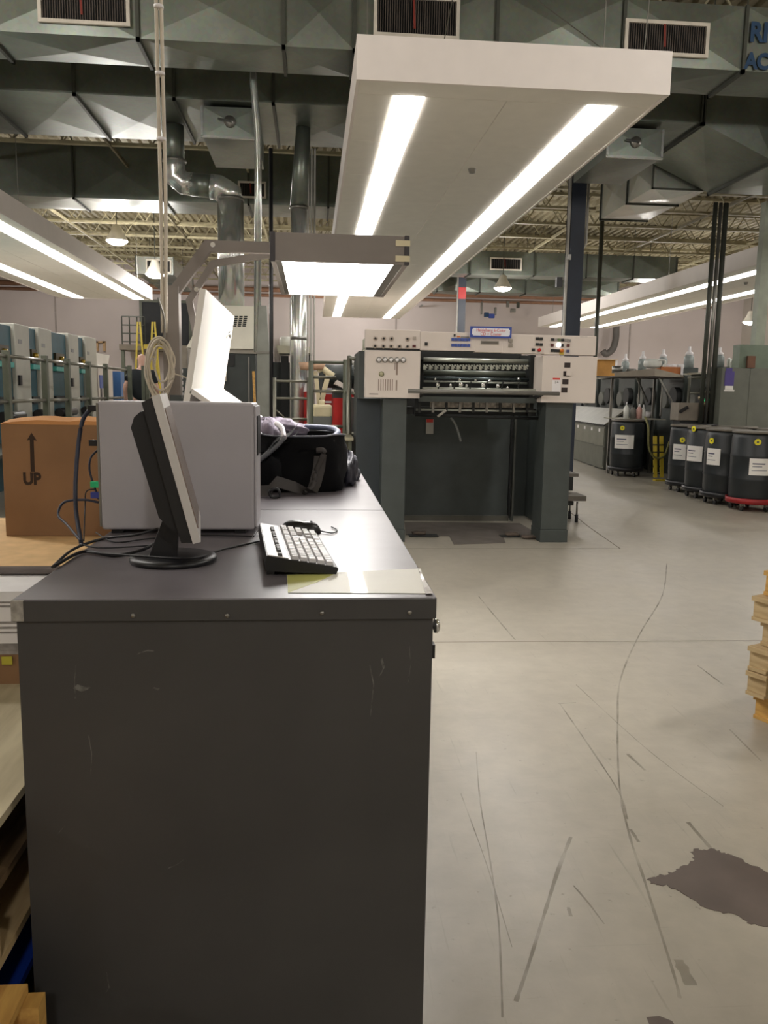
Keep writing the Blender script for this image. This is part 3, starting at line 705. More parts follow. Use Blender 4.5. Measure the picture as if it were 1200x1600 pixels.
# cables on the near desk
def cable(label, pts, r=0.003, m=cable_m, group='black cables across the desk', z=None):
    return solo('cable', MB().tube(pts, r, 7, 8), m, label, 'cable', group)
def dz(u, v, z=0.004): p = at(u, v, 'z', ZT+z); return (p.x, p.y, p.z)
lab = 'black cable trailing over the desk behind the monitor'
cable('thick black cable from the desk edge to the back of the monitor stand', [dz(82, 886), dz(115, 858), dz(160, 842), dz(210, 836, 0.02), dz(248, 826, 0.035)], 0.0035)
cable('black cable looping to a grey plug at the monitor neck', [dz(84, 885, 0.006), dz(130, 862, 0.006), dz(180, 868), dz(225, 858), dz(252, 842, 0.03), dz(262, 836, 0.05)], 0.004)
cable('thin black cable lying along the foot of the computer case', [dz(150, 832), dz(180, 847), dz(230, 842), dz(300, 836), dz(394, 838)], 0.002)
cable('thin short black cable ending behind the monitor foot', [dz(125, 850), dz(160, 856), dz(240, 852), dz(258, 849)], 0.002)
cable('thin black keyboard cable crossing the monitor foot', [dz(130, 862, 0.004), dz(205, 868, 0.018), dz(300, 872, 0.022), dz(350, 858), dz(405, 846)], 0.0025, group=None)
cable('thin cable dropping from the case front to the desk', [dz(396, 838), dz(402, 830, 0.01), dz(410, 828, 0.015), dz(416, 846, 0.006)], 0.002, group=None)
def py(u, v, y): p = at(u, v, 'y', y); return (p.x, p.y, p.z)
cable('thick dark cable looping from the top rear of the computer case', [py(152, 639, 2.36), py(138, 643, 2.36), py(127, 665, 2.36), py(120, 720, 2.34), py(118, 790, 2.3), py(127, 850, 2.2)], 0.006, mat('blue_black_cable', (44, 48, 66), 0.5), None)
cable('thin dark cable from the middle rear of the computer case', [py(153, 703, 2.38), py(142, 715, 2.38), py(140, 735, 2.36), py(148, 762, 2.35), py(154, 780, 2.34)], 0.003, mat('blue_black_cable', (44, 48, 66), 0.5), None)
cable('dark cable looped round behind the case and over the cardboard', [py(154, 785, 2.34), py(130, 781, 2.34), py(100, 785, 2.33), py(91, 805, 2.3), py(105, 820, 2.25), py(126, 845, 2.15)], 0.0035, mat('blue_black_cable', (44, 48, 66), 0.5), None)
cable('thin cable hanging below the green plug', [py(150, 764, 2.35), py(135, 768, 2.35), py(133, 790, 2.33), py(131, 845, 2.2)], 0.0018, cable_m, None)

# duffel bag, jacket, pouch
def blob(mb, c, s, seed, amp=0.1, nu=22, nv=14, pw=0.6, flat=True, zmin=None):
    rnd = random.Random(seed); ph = [rnd.uniform(0, 6.28) for _ in range(8)]
    vs = []
    sp = lambda t: math.copysign(abs(t)**pw, t)
    for j in range(nv+1):
        th = -PI/2+PI*j/nv
        for i in range(nu):
            a = 2*PI*i/nu
            k = 1+amp*(math.sin(3*a+ph[0]+2*th)*0.4+math.sin(5*a+ph[1]-3*th)*0.3+math.sin(9*a+5*th+ph[2])*0.2+math.sin(13*th+7*a+ph[3])*0.2)
            x = sp(math.cos(th))*sp(math.cos(a))*s[0]*k; y = sp(math.cos(th))*sp(math.sin(a))*s[1]*k; z = sp(math.sin(th))*s[2]*k
            Z_ = c[2]+z
            if zmin is not None: Z_ = max(Z_, zmin)
            vs.append((c[0]+x, c[1]+y, Z_))
    mb.add(vs, [(j*nu+i, j*nu+(i+1) % nu, (j+1)*nu+(i+1) % nu, (j+1)*nu+i) for j in range(nv) for i in range(nu)], True)
    return mb
bg = thing('duffel_bag', 'open black duffel bag with a hanging strap on the far desk', 'bag', (-0.02, 3.45, ZT))
bw = MB()
# main compartment: walls with an open top
def ringpts(cx, cy, hx, hy, z, seed, amp=0.012, n=36, pw=0.45):
    sp = lambda t: math.copysign(abs(t)**pw, t); rnd = random.Random(seed); f1, f2 = rnd.uniform(0, 6), rnd.uniform(0, 6)
    return [(cx+sp(math.cos(2*PI*i/n))*hx+amp*math.sin(5*2*PI*i/n+f1), cy+sp(math.sin(2*PI*i/n))*hy+amp*math.sin(4*2*PI*i/n+f2), z+(0.004*math.sin(6*PI*i/n+f1) if z > ZT+0.1 else 0)) for i in range(n)]
bx, by = -0.04, 3.45
rings = [ringpts(bx, by, 0.165, 0.15, ZT+0.001, 1), ringpts(bx, by, 0.178, 0.165, ZT+0.02, 2), ringpts(bx, by, 0.18, 0.17, ZT+0.09, 3), ringpts(bx+0.002, by, 0.176, 0.165, ZT+0.17, 4), ringpts(bx, by, 0.172, 0.16, ZT+0.225, 5, 0.008),
         ringpts(bx, by, 0.162, 0.15, ZT+0.228, 5, 0.008), ringpts(bx, by, 0.16, 0.148, ZT+0.15, 6), ringpts(bx, by, 0.14, 0.13, ZT+0.12, 6)]
n = 36; vs = [p for r_ in rings for p in r_]
bw.add(vs, [(j*n+i, j*n+(i+1) % n, (j+1)*n+(i+1) % n, (j+1)*n+i) for j in range(len(rings)-1) for i in range(n)], True)
bw.add(rings[0], [tuple(range(n))]); bw.add(rings[-1], [tuple(range(n))])
part('bag_body', bw, bag_m, bg)
part('rim_piping', MB().tube([(p[0], p[1], p[2]+0.002) for p in rings[4][::2]], 0.004, 6, 3, closed=True), mat('grey_piping', (92, 94, 104), 0.5), bg)
part('rim_lining', MB().tube([(bx+0.13, by-0.12, ZT+0.222), (bx+0.15, by, ZT+0.235), (bx+0.12, by+0.13, ZT+0.245), (bx-0.02, by+0.15, ZT+0.25), (bx-0.12, by+0.13, ZT+0.25)], 0.012, 8, 6), mat('slate_lining', (84, 90, 112), 0.6), bg)
# folded lid flap hanging to the near left
fp = MB(); fl_pts = []
for i in range(11):
    f = i/10
    for j in range(7):
        g2 = j/6
        x = -0.30+0.16*f+0.06*g2; y = 3.22+0.13*g2+0.02*math.sin(6*f); z = ZT+0.10+0.115*f+0.06*g2+0.012*math.sin(9*f+4*g2)
        fl_pts.append((x+0.03, y, z))
fp.add(fl_pts, [(i*7+j, i*7+j+1, (i+1)*7+j+1, (i+1)*7+j) for i in range(10) for j in range(6)], True)
fp.add([(a[0]+0.006, a[1]+0.02, a[2]-0.022) for a in fl_pts], [(i*7+j, (i+1)*7+j, (i+1)*7+j+1, i*7+j+1) for i in range(10) for j in range(6)], True)
part('lid_flap', fp, bag_m, bg)
part('flap_zip', MB().tube([(-0.265, 3.215, ZT+0.095), (-0.20, 3.225, ZT+0.135), (-0.14, 3.21, ZT+0.185), (-0.105, 3.215, ZT+0.222)], 0.010, 6, 6), mat('grey_zip', (98, 100, 104), 0.5), bg)
part('flap_edge', MB().tube([(-0.105, 3.21, ZT+0.222), (-0.115, 3.27, ZT+0.255), (-0.14, 3.33, ZT+0.272)], 0.011, 6, 6), mat('pale_trim', (170, 166, 172), 0.5), bg)
part('side_pocket', blob(MB(), (-0.19, 3.30, ZT+0.08), (0.075, 0.06, 0.075), 5, 0.12, zmin=ZT+0.002), bag_m, bg)
part('web_handle', MB().tube([(0.02, 3.268, ZT+0.17), (0.05, 3.262, ZT+0.165), (0.02, 3.255, ZT+0.09), (0.005, 3.235, ZT+0.03), (-0.03, 3.20, ZT+0.012)], lambda f: 0.012, 6, 6), bags_m, bg)
st = MB(); pts = [(0.035, 3.262, ZT+0.15), (0.03, 3.255, ZT+0.10), (0.015, 3.24, ZT+0.04), (0.0, 3.205, ZT+0.008), (-0.06, 3.16, ZT+0.02), (-0.13, 3.13, ZT+0.045), (-0.16, 3.11, ZT+0.012), (-0.21, 3.14, ZT+0.006)]
for i, p in enumerate(pts): st.v += [(p[0]-0.024, p[1], p[2]), (p[0]+0.024, p[1]-0.004, p[2])] if i < 4 else [(p[0], p[1]-0.012, p[2]-0.004 if p[2] > ZT+0.01 else p[2]), (p[0], p[1]+0.01, p[2]+0.036)]
st.f = [(2*i, 2*i+1, 2*i+3, 2*i+2) for i in range(len(pts)-1)]; st.sm = [True]*len(st.f)
part('shoulder_strap', st, bags_m, bg)
part('buckle', MB().tube([(-0.155, 3.10, ZT+0.03), (-0.125, 3.10, ZT+0.035), (-0.12, 3.10, ZT+0.008), (-0.15, 3.10, ZT+0.006)], 0.006, 6, 3, closed=True), blk_m, bg)
jk = blob(MB(), (-0.155, 3.62, ZT+0.235), (0.125, 0.15, 0.045), 11, 0.28, 40, 22, 0.9); blob(jk, (-0.19, 3.50, ZT+0.19), (0.06, 0.12, 0.09), 12, 0.22, 36, 20, 0.8)
solo('jacket', jk, jacket_m, 'crumpled mauve grey jacket heaped behind the black bag', 'jacket')
pb = blob(MB(), (0.165, 3.62, ZT+0.06), (0.035, 0.13, 0.075), 13, 0.25, 30, 18, 0.8, zmin=ZT+0.002); blob(pb, (0.19, 3.78, ZT+0.025), (0.035, 0.07, 0.03), 14, 0.2, 24, 12, 0.8, zmin=ZT+0.002)
solo('pouch', pb, mat('dark_pouch', (48, 48, 58), 0.5, bump=0.4, bscale=30), 'crumpled dark pouch poking out past the duffel bag', 'pouch')

# ------------------------------------------------------------------ viewing booth on the far desk
vb = thing('viewing_booth', 'overhead colour viewing lamp on a taupe post with two bent arms', 'lamp', (-0.6, 3.74, 0))
part('post', B(-0.642, -0.572, 3.70, 3.77, 0, 1.84), arm_m, vb)
part('post_base', B(-0.70, -0.572, 3.64, 3.83, 0, 0.012), arm_m, vb)
def poly_bar(pts, wd, th):
    P2 = [Vector((p[0], p[2])) for p in pts]; y = pts[0][1]; n = len(P2); L_, R_ = [], []
    for i in range(n):
        d0 = (P2[i]-P2[i-1]).normalized() if i else (P2[1]-P2[0]).normalized()
        d1 = (P2[i+1]-P2[i]).normalized() if i < n-1 else d0
        m_ = (d0+d1).normalized(); nn_ = Vector((-m_.y, m_.x)); k_ = wd/2/max(0.5, m_.dot(d0))
        L_.append(P2[i]+nn_*k_); R_.append(P2[i]-nn_*k_)
    mb = MB()
    for i in range(n-1):
        mb.prism([tuple(L_[i]), tuple(L_[i+1]), tuple(R_[i+1]), tuple(R_[i])], 'y', y-th/2, y+th/2)
    return mb
A = lambda u, v, y: tuple(at(u, v, 'y', y))
part('support_arm', poly_bar([(-0.607, 3.735, 1.80), A(325, 385, 3.735), A(424, 388, 3.735)], 0.046, 0.04), arm_m, vb)
part('support_arm', poly_bar([A(314, 560, 4.1), A(296, 470, 4.1), A(333, 412, 4.1), A(434, 396, 4.1)], 0.03, 0.03), arm_m, vb)
for q in ((325, 382), (300, 452)):
    p = at(q[0], q[1], 'y', 3.71 if q[1] < 400 else 4.07); part('bolt', MB().rod((p.x+0.02, p.y, p.z), (p.x+0.02, p.y+0.02, p.z), 0.011, 10), chrome_m, vb)
hx0, hx1, hy0, hy1, hz0, hz1 = -0.172, 0.405, 3.58, 4.80, 1.938, 2.055
sh = MB(); sh.box(hx0, hx1, hy0, hy0+0.02, hz0, hz1, 0.006); sh.box(hx0, hx1, hy1-0.02, hy1, hz0, hz1); sh.box(hx0, hx0+0.02, hy0+0.02, hy1-0.02, hz0, hz1); sh.box(hx1-0.02, hx1, hy0+0.02, hy1-0.02, hz0, hz1); sh.box(hx0+0.02, hx1-0.02, hy0+0.02, hy1-0.02, hz1-0.02, hz1)
part('hood_shell', sh, arm_m, vb)
for xx in (hx0-0.004, hx1-0.018): part('corner_cap', B(xx, xx+0.022, hy0-0.004, hy0+0.02, hz0-0.002, hz1+0.002, 0.004), cap_m, vb)
part('reflector_rim', MB().box(hx0+0.02, hx0+0.045, hy0+0.02, hy1-0.02, hz0+0.004, hz0+0.02).box(hx1-0.06, hx1-0.02, hy0+0.02, hy1-0.02, hz0+0.004, hz0+0.02), steel_m, vb)
part('diffuser', B(hx0+0.045, hx1-0.06, hy0+0.03, hy1-0.03, hz0+0.006, hz0+0.022), hoodlit_m, vb)
for z in (hz0+0.012, hz0+0.075): part('tape_piece', B(hx1-0.055, hx1+0.006, hy0-0.006, hy0-0.0, z, z+0.024), tape_m, vb)
tb = thing('light_table', 'white sloping proof table with upright backboard under the viewing lamp', 'table', (-0.4, 3.0, ZT))
a, b_ = at(295, 622, 'y', 3.0), at(322, 452, 'y', 3.0)
part('backboard', MB().prism([(a.x, a.z-0.03), (b_.x, b_.z), (b_.x-0.022, b_.z+0.004), (a.x-0.022, a.z-0.026)], 'y', 3.0, 4.07), board_m, tb)
part('board_knob', MB().lathe([(0, -0.02), (0.014, -0.018), (0.016, 0), (0.0, 0.002)], (b_.x-0.0, 3.86, b_.z-0.10), 12, axis='x'), chrome_m, tb)
part('sloping_top', MB().prism([(a.x+0.012, 1.404), (-0.222, 1.266), (-0.232, 1.251), (a.x+0.002, 1.389)], 'y', 3.0, 4.07), board_m, tb)
part('support_box', MB().prism([(-0.5, ZT), (-0.25, ZT), (-0.25, 1.245), (a.x+0.01, 1.38), (-0.5, 1.38)], 'y', 3.75, 4.06), pressd_m, tb)
part('support_leg', B(-0.5, -0.46, 3.0, 3.05, ZT, 1.38), pressd_m, tb)

# hanging cream cable with coil
cc = thing('hanging_cable', 'pair of cream cables hanging from the ceiling with a coiled end by the post', 'cable', (-0.62, 3.6, 1.4))
for dx in (-0.008, 0.012):
    part('cable_strand', MB().tube([A(247+dx*400, -20, 3.6)[:2]+(ZC,), (A(247, 0, 3.6)[0]+dx, 3.6, 2.9), (A(254, 300, 3.6)[0]+dx, 3.6, A(254, 300, 3.6)[2]), (A(256, 520, 3.6)[0]+dx*0.6, 3.6, A(256, 520, 3.6)[2])], 0.0075, 7, 6), wcable_m, cc)
for zz in (0.3, 0.55, 0.8):
    part('cable_tie', MB().rod((A(251, 200, 3.6)[0]+0.002, 3.6, 2.1+zz), (A(251, 200, 3.6)[0]+0.002, 3.6, 2.112+zz), 0.02, 8), white_m, cc)
for k, (rx, rz, cx, cz, ty) in enumerate(((0.040, 0.105, 250, 580, 0.0), (0.050, 0.118, 250, 578, 0.012), (0.058, 0.125, 249, 574, -0.010), (0.030, 0.082, 253, 566, 0.018), (0.045, 0.128, 248, 580, 0.022), (0.052, 0.105, 252, 570, -0.02))):
    c0 = at(cx, cz, 'y', 3.57+ty); pts = [(c0.x+rx*math.sin(2*PI*i/14)*(1+0.06*math.sin(3*i+k)), 3.57+ty+0.01*math.sin(i+k), c0.z+rz*math.cos(2*PI*i/14)) for i in range(14)]
    part('cable_loop', MB().tube(pts, 0.0045, 6, 4, closed=True), wcable_m, cc)
part('loose_end', MB().tube([A(252, 610, 3.57), A(254, 622, 3.57), A(254, 640, 3.57)], 0.005, 6), wcable_m, cc)
part('loose_end', MB().tube([A(266, 582, 3.57), A(290, 590, 3.6), A(297, 592, 3.62)], 0.003, 6), wcable_m, cc)
part('grey_lead', MB().tube([A(247, 465, 3.58), A(252, 480, 3.58), A(257, 500, 3.59), A(257, 530, 3.59)], 0.004, 6), steel_m, cc)

# ------------------------------------------------------------------ stacks beside the desk
XS = -0.592
pl = thing('plywood_sheet', 'pale plywood sheet lying across pallets beside the desk', 'plywood sheet', (-1.1, 2.0, 0.56))
part('sheet', B(-1.7, XS, 1.47, 3.55, 0.562, 0.58), PLY, pl)
def pallet(label, x0, x1, y0, y1, z0, wd, group, n=7, th=0.016, hh=0.12):
    t = thing('pallet', label, 'pallet', ((x0+x1)/2, y0, z0), group)
    nx = 3
    for k in range(nx):
        yy = y0+(y1-y0-0.04)*k/(nx-1)
        part('stringer', B(x0, x1, yy, yy+0.04, z0+th, z0+hh-th), wd, t)
    pit = (x1-x0)/n
    for k in range(n):
        part('deck_board', B(x0+k*pit+0.004, x0+(k+1)*pit-0.03, y0, y1, z0+hh-th, z0+hh, 0.002), wd, t)
    for k in range(3):
        xx = x0+(x1-x0-0.09)*k/2
        part('bottom_board', B(xx, xx+0.09, y0, y1, z0, z0+th), wd, t)
    return t
zz = 0.0
for k, (wd, lb) in enumerate(((WOODD, 'dark weathered pallet lying on the floor beside the desk'), (bluet_m, 'dark blue plastic pallet second from the floor beside the desk'), (WOODP, 'pale wooden pallet third up beside the desk'), (WOODD, 'dark pallet directly beneath the plywood sheet'))):
    pallet(lb, -1.68, XS-0.005-0.01*(k % 2), 1.48, 3.4, k*0.14, wd, 'pallets beside the desk', 8, 0.018, 0.14)
ct = thing('carton_stack', 'stacked white flat cartons standing on the plywood sheet', 'carton stack', (-1.0, 2.28, 0.58))
z = 0.58
layers = [(0.085, card_m), (0.012, greyc_m), (0.02, greyc_m), (0.028, white_m), (0.006, greyc_m), (0.008, white_m), (0.006, greyc_m), (0.008, white_m), (0.006, greyc_m), (0.040, white_m), (0.006, greyc_m), (0.006, white_m), (0.005, greyc_m), (0.028, mat('white_card_bright', (244, 242, 244), 0.6))]
tot = sum(h for h, _ in layers); k_ = (0.845-0.58)/tot
for h, m_ in layers:
    part('flat_carton', B(-1.45, -0.60+random.uniform(-0.006, 0.002), 2.28+random.uniform(0, 0.004), 3.45, z, z+h*k_-0.0006), m_, ct); z += h*k_
p = at(10, 1030, 'y', 2.28)
part('yellow_tag', B(p.x-0.012, p.x+0.016, 2.277, 2.28, p.z-0.015, p.z+0.008), mat('yellow_tag', (190, 180, 60), 0.6), ct)
cb = thing('chipboard_sheet', 'tan chipboard sheet with a rolled grey edge on the white cartons', 'board', (-1.0, 2.48, 0.846))
part('sheet', B(-1.42, -0.60, 2.49, 3.43, 0.846, 0.872), chip_m, cb)
part('rolled_edge', MB().rod((-1.42, 2.487, 0.859), (-0.60, 2.487, 0.859), 0.0125, 10), tube_m, cb)
bxx = thing('cardboard_box', 'tall brown cardboard box printed with an arrow and UP', 'box', (-0.85, 3.0, 0.873))
yb0 = 3.0; xb0 = at(3, 700, 'y', yb0).x; xb1 = -0.61; zb = 0.873; zt = at(60, 657, 'y', yb0).z
part('front_wall', B(xb0, xb1, yb0, yb0+0.008, zb, zt-0.012), card_m, bxx)
part('rear_wall', B(xb0, xb1, 3.39, 3.398, zb, zt-0.012), card_m, bxx)
part('side_wall', B(xb0, xb0+0.008, yb0+0.008, 3.39, zb, zt-0.012), card_m, bxx); part('side_wall', B(xb1-0.008, xb1, yb0+0.008, 3.39, zb, zt-0.012), card_m, bxx)
fp = MB(); nn = 12; rnd = random.Random(3); top = []
for i in range(nn+1):
    f = i/nn; xx = xb0+(xb1-xb0)*f; hgt = zt-0.012+0.012*min(1, f*5)+rnd.uniform(-0.002, 0.004)
    fp.v += [(xx, yb0-0.001, zt-0.014), (xx, yb0-0.006, hgt), (xx, yb0+0.09, hgt+0.012)]
fp.f = [(3*i, 3*i+3, 3*i+4, 3*i+1) for i in range(nn)]+[(3*i+1, 3*i+4, 3*i+5, 3*i+2) for i in range(nn)]; fp.sm = [False]*len(fp.f)
part('torn_flap', fp, mat('light_cardboard', (206, 150, 96), 0.85), bxx)
arr = at(49, 676, 'y', yb0-0.001); ab = at(51, 737, 'y', yb0-0.001)
part('printed_arrow', MB().prism([(arr.x, arr.z), (arr.x+0.017, arr.z-0.028), (arr.x+0.0065, arr.z-0.026), (ab.x+0.007, ab.z), (ab.x-0.007, ab.z), (arr.x-0.0065, arr.z-0.026), (arr.x-0.017, arr.z-0.028)], 'y', yb0-0.0008, yb0), print_m, bxx)
p = at(50, 749, 'y', yb0)
text('printed_lettering', 'UP', 0.058, (p.x, yb0-0.001, p.z), FACE_CAM, print_m, bxx, 0.0004, 0.86, 0.0026)
np_ = pallet('orange yellow wooden pallet in the near corner before the desk', -1.5, -0.492, 0.55, 1.445, 0.0, WOODO, None, 7, 0.02, 0.30)

# pallet stack at the right edge
px0, py0 = 1.905, 3.33
for k in range(6):
    lb = ['lowest pallet of the stack by the aisle edge', 'second pallet up in the stack by the aisle edge', 'third pallet up, pale and jutting over the aisle', 'fourth pallet up in the aisle stack', 'fifth pallet up in the aisle stack, slightly turned', 'top pallet of the stack, with an orange board end'][k]
    ox = [0.045, 0.0, 0.0, 0.05, 0.0, 0.045][k]
    t = thing('pallet', lb, 'pallet', (px0+ox, py0, k*0.112), 'pallets stacked by the aisle')
    wd = [WOODO, WOODP, WOODP, WOODP, WOODP, WOODO][k]; z0 = k*0.112; xx0 = px0+ox; yy0 = py0-1.0
    for j in range(3):
        yy = yy0+j*0.455
        for i in range(3): part('block', B(xx0+0.02+i*0.45, xx0+0.12+i*0.45, yy, yy+0.09, z0+0.0165, z0+0.0875), wd, t)
        part('bottom_board', B(xx0+0.01, xx0+1.05, yy, yy+0.09, z0, z0+0.016), wd, t)
    for j in range(7):
        yy = yy0+j*0.15
        part('deck_board', B(xx0, xx0+1.07, yy, yy+0.10, z0+0.088, z0+0.108), wd, t)
    t.rotation_euler = (0, 0, math.radians([24, 26, 25, 24, 27, 25][k]))

# spill stain
rnd = random.Random(5); sp_ = [(1010, 1376), (1022, 1370), (1036, 1367), (1055, 1362), (1072, 1352), (1084, 1345), (1080, 1334), (1088, 1327), (1100, 1330), (1116, 1326), (1130, 1333), (1150, 1338), (1170, 1350), (1200, 1364), (1240, 1380), (1260, 1430), (1220, 1450), (1190, 1449), (1170, 1444), (1150, 1430), (1120, 1424), (1095, 1414), (1078, 1402), (1062, 1394), (1040, 1384), (1022, 1382)]
pts = []
for i in range(len(sp_)):
    a = Vector(G(*sp_[i])); b_ = Vector(G(*sp_[(i+1) % len(sp_)]))
    for k in range(5):
        p = a.lerp(b_, k/5); pts.append((p.x+rnd.uniform(-0.006, 0.006), p.y+rnd.uniform(-0.006, 0.006)))
solo('floor_stain', MB().prism(pts, 'z', 0.0004, 0.0014), stain_m, 'dark irregular wet stain on the concrete floor', 'stain')
pts = [Vector(G(*p)) for p in ((1010, 1590), (1030, 1588), (1050, 1596), (1060, 1612), (1020, 1615))]
solo('floor_stain', MB().prism([(p.x, p.y) for p in pts], 'z', 0.0004, 0.0014), stain_m, 'small dark stain at the bottom of the aisle floor', 'stain')

# ------------------------------------------------------------------ middle press, feeder end facing the viewer
YP = 7.60
pr = thing('printing_press', 'wide printing press with white control panels on dark posts across the aisle', 'printing press', (1.57, YP, 0))
A2 = lambda u, v, y=YP: at(u, v, 'y', y)
def F(name, u0, v0, u1, v1, dep=0.008, m=None, y=YP, par=pr, bev=0.0, label=None):   # small panel item standing proud of a face
    a, b = A2(u0, v0, y), A2(u1, v1, y)
    return part(name, B(a.x, b.x, y-dep, y-0.0005, b.z, a.z, bev), m, par, label)
for x0, x1, w_ in ((0.655, 0.88, 0.22), (2.20, 2.46, 0.26)):
    part('post', B(x0, x1, 7.66, 7.98, 0.12, 1.345, 0.006), pressd_m, pr)
    part('post_foot', B(x0-0.006, x1+0.006, 7.652, 7.985, 0, 0.12, 0.004), pressd_m, pr)
part('side_frame', B(0.425, 0.655, 7.90, 9.4, 0.0, 1.345), mat('press_side_dark', (48, 56, 60), 0.5), pr)
a, b_ = at(630, 813, 'z', 0), at(800, 815, 'z', 0)
xm = A2(800, 815, 9.0).x
part('back_panel', B(0.66, xm-0.06, 9.0, 9.03, 0.06, 1.30), pressd_m, pr)
part('kick_board', B(0.66, xm-0.05, 8.97, 9.03, 0.0, 0.06), mat('press_kick', (88, 86, 78), 0.5), pr)
part('bright_edge', B(xm-0.02, xm+0.0, 8.96, 9.04, 0.0, 1.28), mat('worn_edge_grey', (96, 98, 92), 0.5, 0.3), pr)
part('back_panel', B(xm-0.055, xm-0.03, 8.99, 9.02, 0.06, 1.30), pressk_m, pr)
part('back_panel', B(xm+0.05, 2.62, 9.25, 9.28, 0.02, 1.30), pressd_m, pr)
part('recess', B(xm, xm+0.05, 9.2, 9.22, 0.0, 1.30), pressk_m, pr)
part('side_frame', B(2.46, 2.62, 8.3, 9.25, 0.02, 1.33), pressd_m, pr)
# control cabinets
def cabinet(u0, v0, u1, v1, name, y1=8.1):
    a, b = A2(u0, v0), A2(u1, v1)
    return part(name, B(a.x, b.x, YP, y1, b.z, a.z, 0.004), pressl_m, pr), a, b
cabinet(571, 547, 655.5, 622.5, 'control_cabinet', 7.90)
cabinet(848.5, 556, 930, 630, 'control_cabinet', 7.90)
cabinet(571, 514, 656, 545, 'header_panel', 7.70); cabinet(656.8, 518, 742, 549, 'header_panel', 7.70); cabinet(742.6, 520.5, 786, 551, 'header_panel', 7.70)
cabinet(786.6, 522, 850.5, 553, 'header_panel', 7.70); cabinet(851.2, 523.5, 930.5, 555.5, 'header_panel', 7.70)
a, b_ = A2(571, 545), A2(930, 552)
part('header_backing', B(a.x+0.01, b_.x-0.01, YP+0.01, 7.69, b_.z-0.01, b_.z+0.03), pressk_m, pr)
part('cabinet_flank', B(A2(571, 547).x-0.05, A2(571, 547).x-0.001, 7.72, 8.6, 1.345, 1.78), pressd_m, pr)
# ring buttons
for v, us in ((528.5, (586.5, 599.5, 611.5, 636.5)), (540.5, (586, 599, 611, 624, 636.5))):
    for u in us:
        p = A2(u, v+ (u-586)*0.02); bt = part('ring_button', MB().lathe([(0.0, -0.006), (0.022, -0.006), (0.022, 0), (0, 0)], (p.x, YP, p.z), 14, axis='y'), mat('button_rim', (190, 176, 164), 0.4), pr)
        part('button_cap', MB().lathe([(0.0, -0.012), (0.010, -0.011), (0.011, -0.005), (0, -0.005)], (p.x, YP, p.z), 10, axis='y'), pressk_m, bt)
F('square_button', 645, 526, 650, 531, 0.01, mat('button_grey', (170, 160, 150), 0.5)); F('square_button', 644.5, 539, 649.5, 543, 0.01, mat('button_maroon', (90, 40, 36), 0.5))
F('square_button', 663.5, 535, 668, 540, 0.01, pressk_m)
for r_, v in enumerate((528, 537)):
    for k in range(6): F('blue_button', 705.2+k*5, v+0.1*k, 709.4+k*5, v+4.6+0.1*k, 0.008, blue_m)
F('indicator', 709, 522, 711.5, 526, 0.006, pressk_m); F('indicator', 714, 525, 719, 527, 0.004, orange_m); F('indicator', 720, 526, 733, 527.3, 0.004, pressk_m)
F('display_slot', 751, 532.5, 779, 538.5, 0.004, mat('display_grey', (128, 122, 112), 0.4)); F('display_line', 753, 535, 777, 536.5, 0.006, mat('display_dark', (84, 78, 70), 0.4))
for v in (530, 537): F('small_switch', 794.5, v, 800.5, v+5.5, 0.008, mat('switch_grey', (150, 142, 130), 0.5))
for u, v, m_ in ((837, 527, pressk_m), (843, 527.3, pressk_m), (837, 536, pressk_m), (843, 536.3, pressk_m), (831, 544.5, pressk_m)): F('black_button', u, v, u+4.6, v+4.4, 0.01, m_)
p = A2(842.5, 547); part('stop_button', MB().lathe([(0.0, -0.02), (0.014, -0.018), (0.017, -0.008), (0.017, 0), (0, 0)], (p.x, YP, p.z), 14, axis='y'), red_m, pr, 'small red stop button')
for u, v, m_ in ((861, 528.5, pressk_m), (866, 528.8, greyc_m), (871, 529, mat('button_olive', (90, 110, 70), 0.5)), (876.5, 529.2, pressk_m), (882, 529.5, greyc_m), (887, 530, greyc_m), (860.5, 537, mat('button_maroon', (90, 40, 36), 0.5)),
                 (876, 537.5, pressk_m), (885.5, 537.6, mat('button_maroon', (90, 40, 36), 0.5)), (860.5, 545.5, pressk_m), (865.3, 545.7, pressk_m), (870, 546, pressk_m), (885, 546.5, mat('button_slate', (80, 84, 120), 0.5))): F('panel_button', u, v, u+4.2, v+4.4, 0.01, m_)
p = A2(872.8, 539); part('signal_lamp', MB().lathe([(0.0, -0.03), (0.016, -0.024), (0.022, -0.01), (0.022, 0), (0, 0)], (p.x, YP, p.z), 14, axis='y'), lampw_m, pr, 'lit white signal lamp')
p = A2(877, 548); F('yellow_plate', 874.5, 546, 880.5, 554, 0.006, yellow_m); part('emergency_stop', MB().lathe([(0.0, -0.035), (0.014, -0.033), (0.018, -0.022), (0.012, -0.01), (0.012, 0), (0, 0)], (p.x, YP, p.z), 14, axis='y'), orange_m, pr, 'orange-red mushroom button on a yellow plate')
F('faint_print', 906, 526, 918, 526.8, 0.0006, greyc_m)
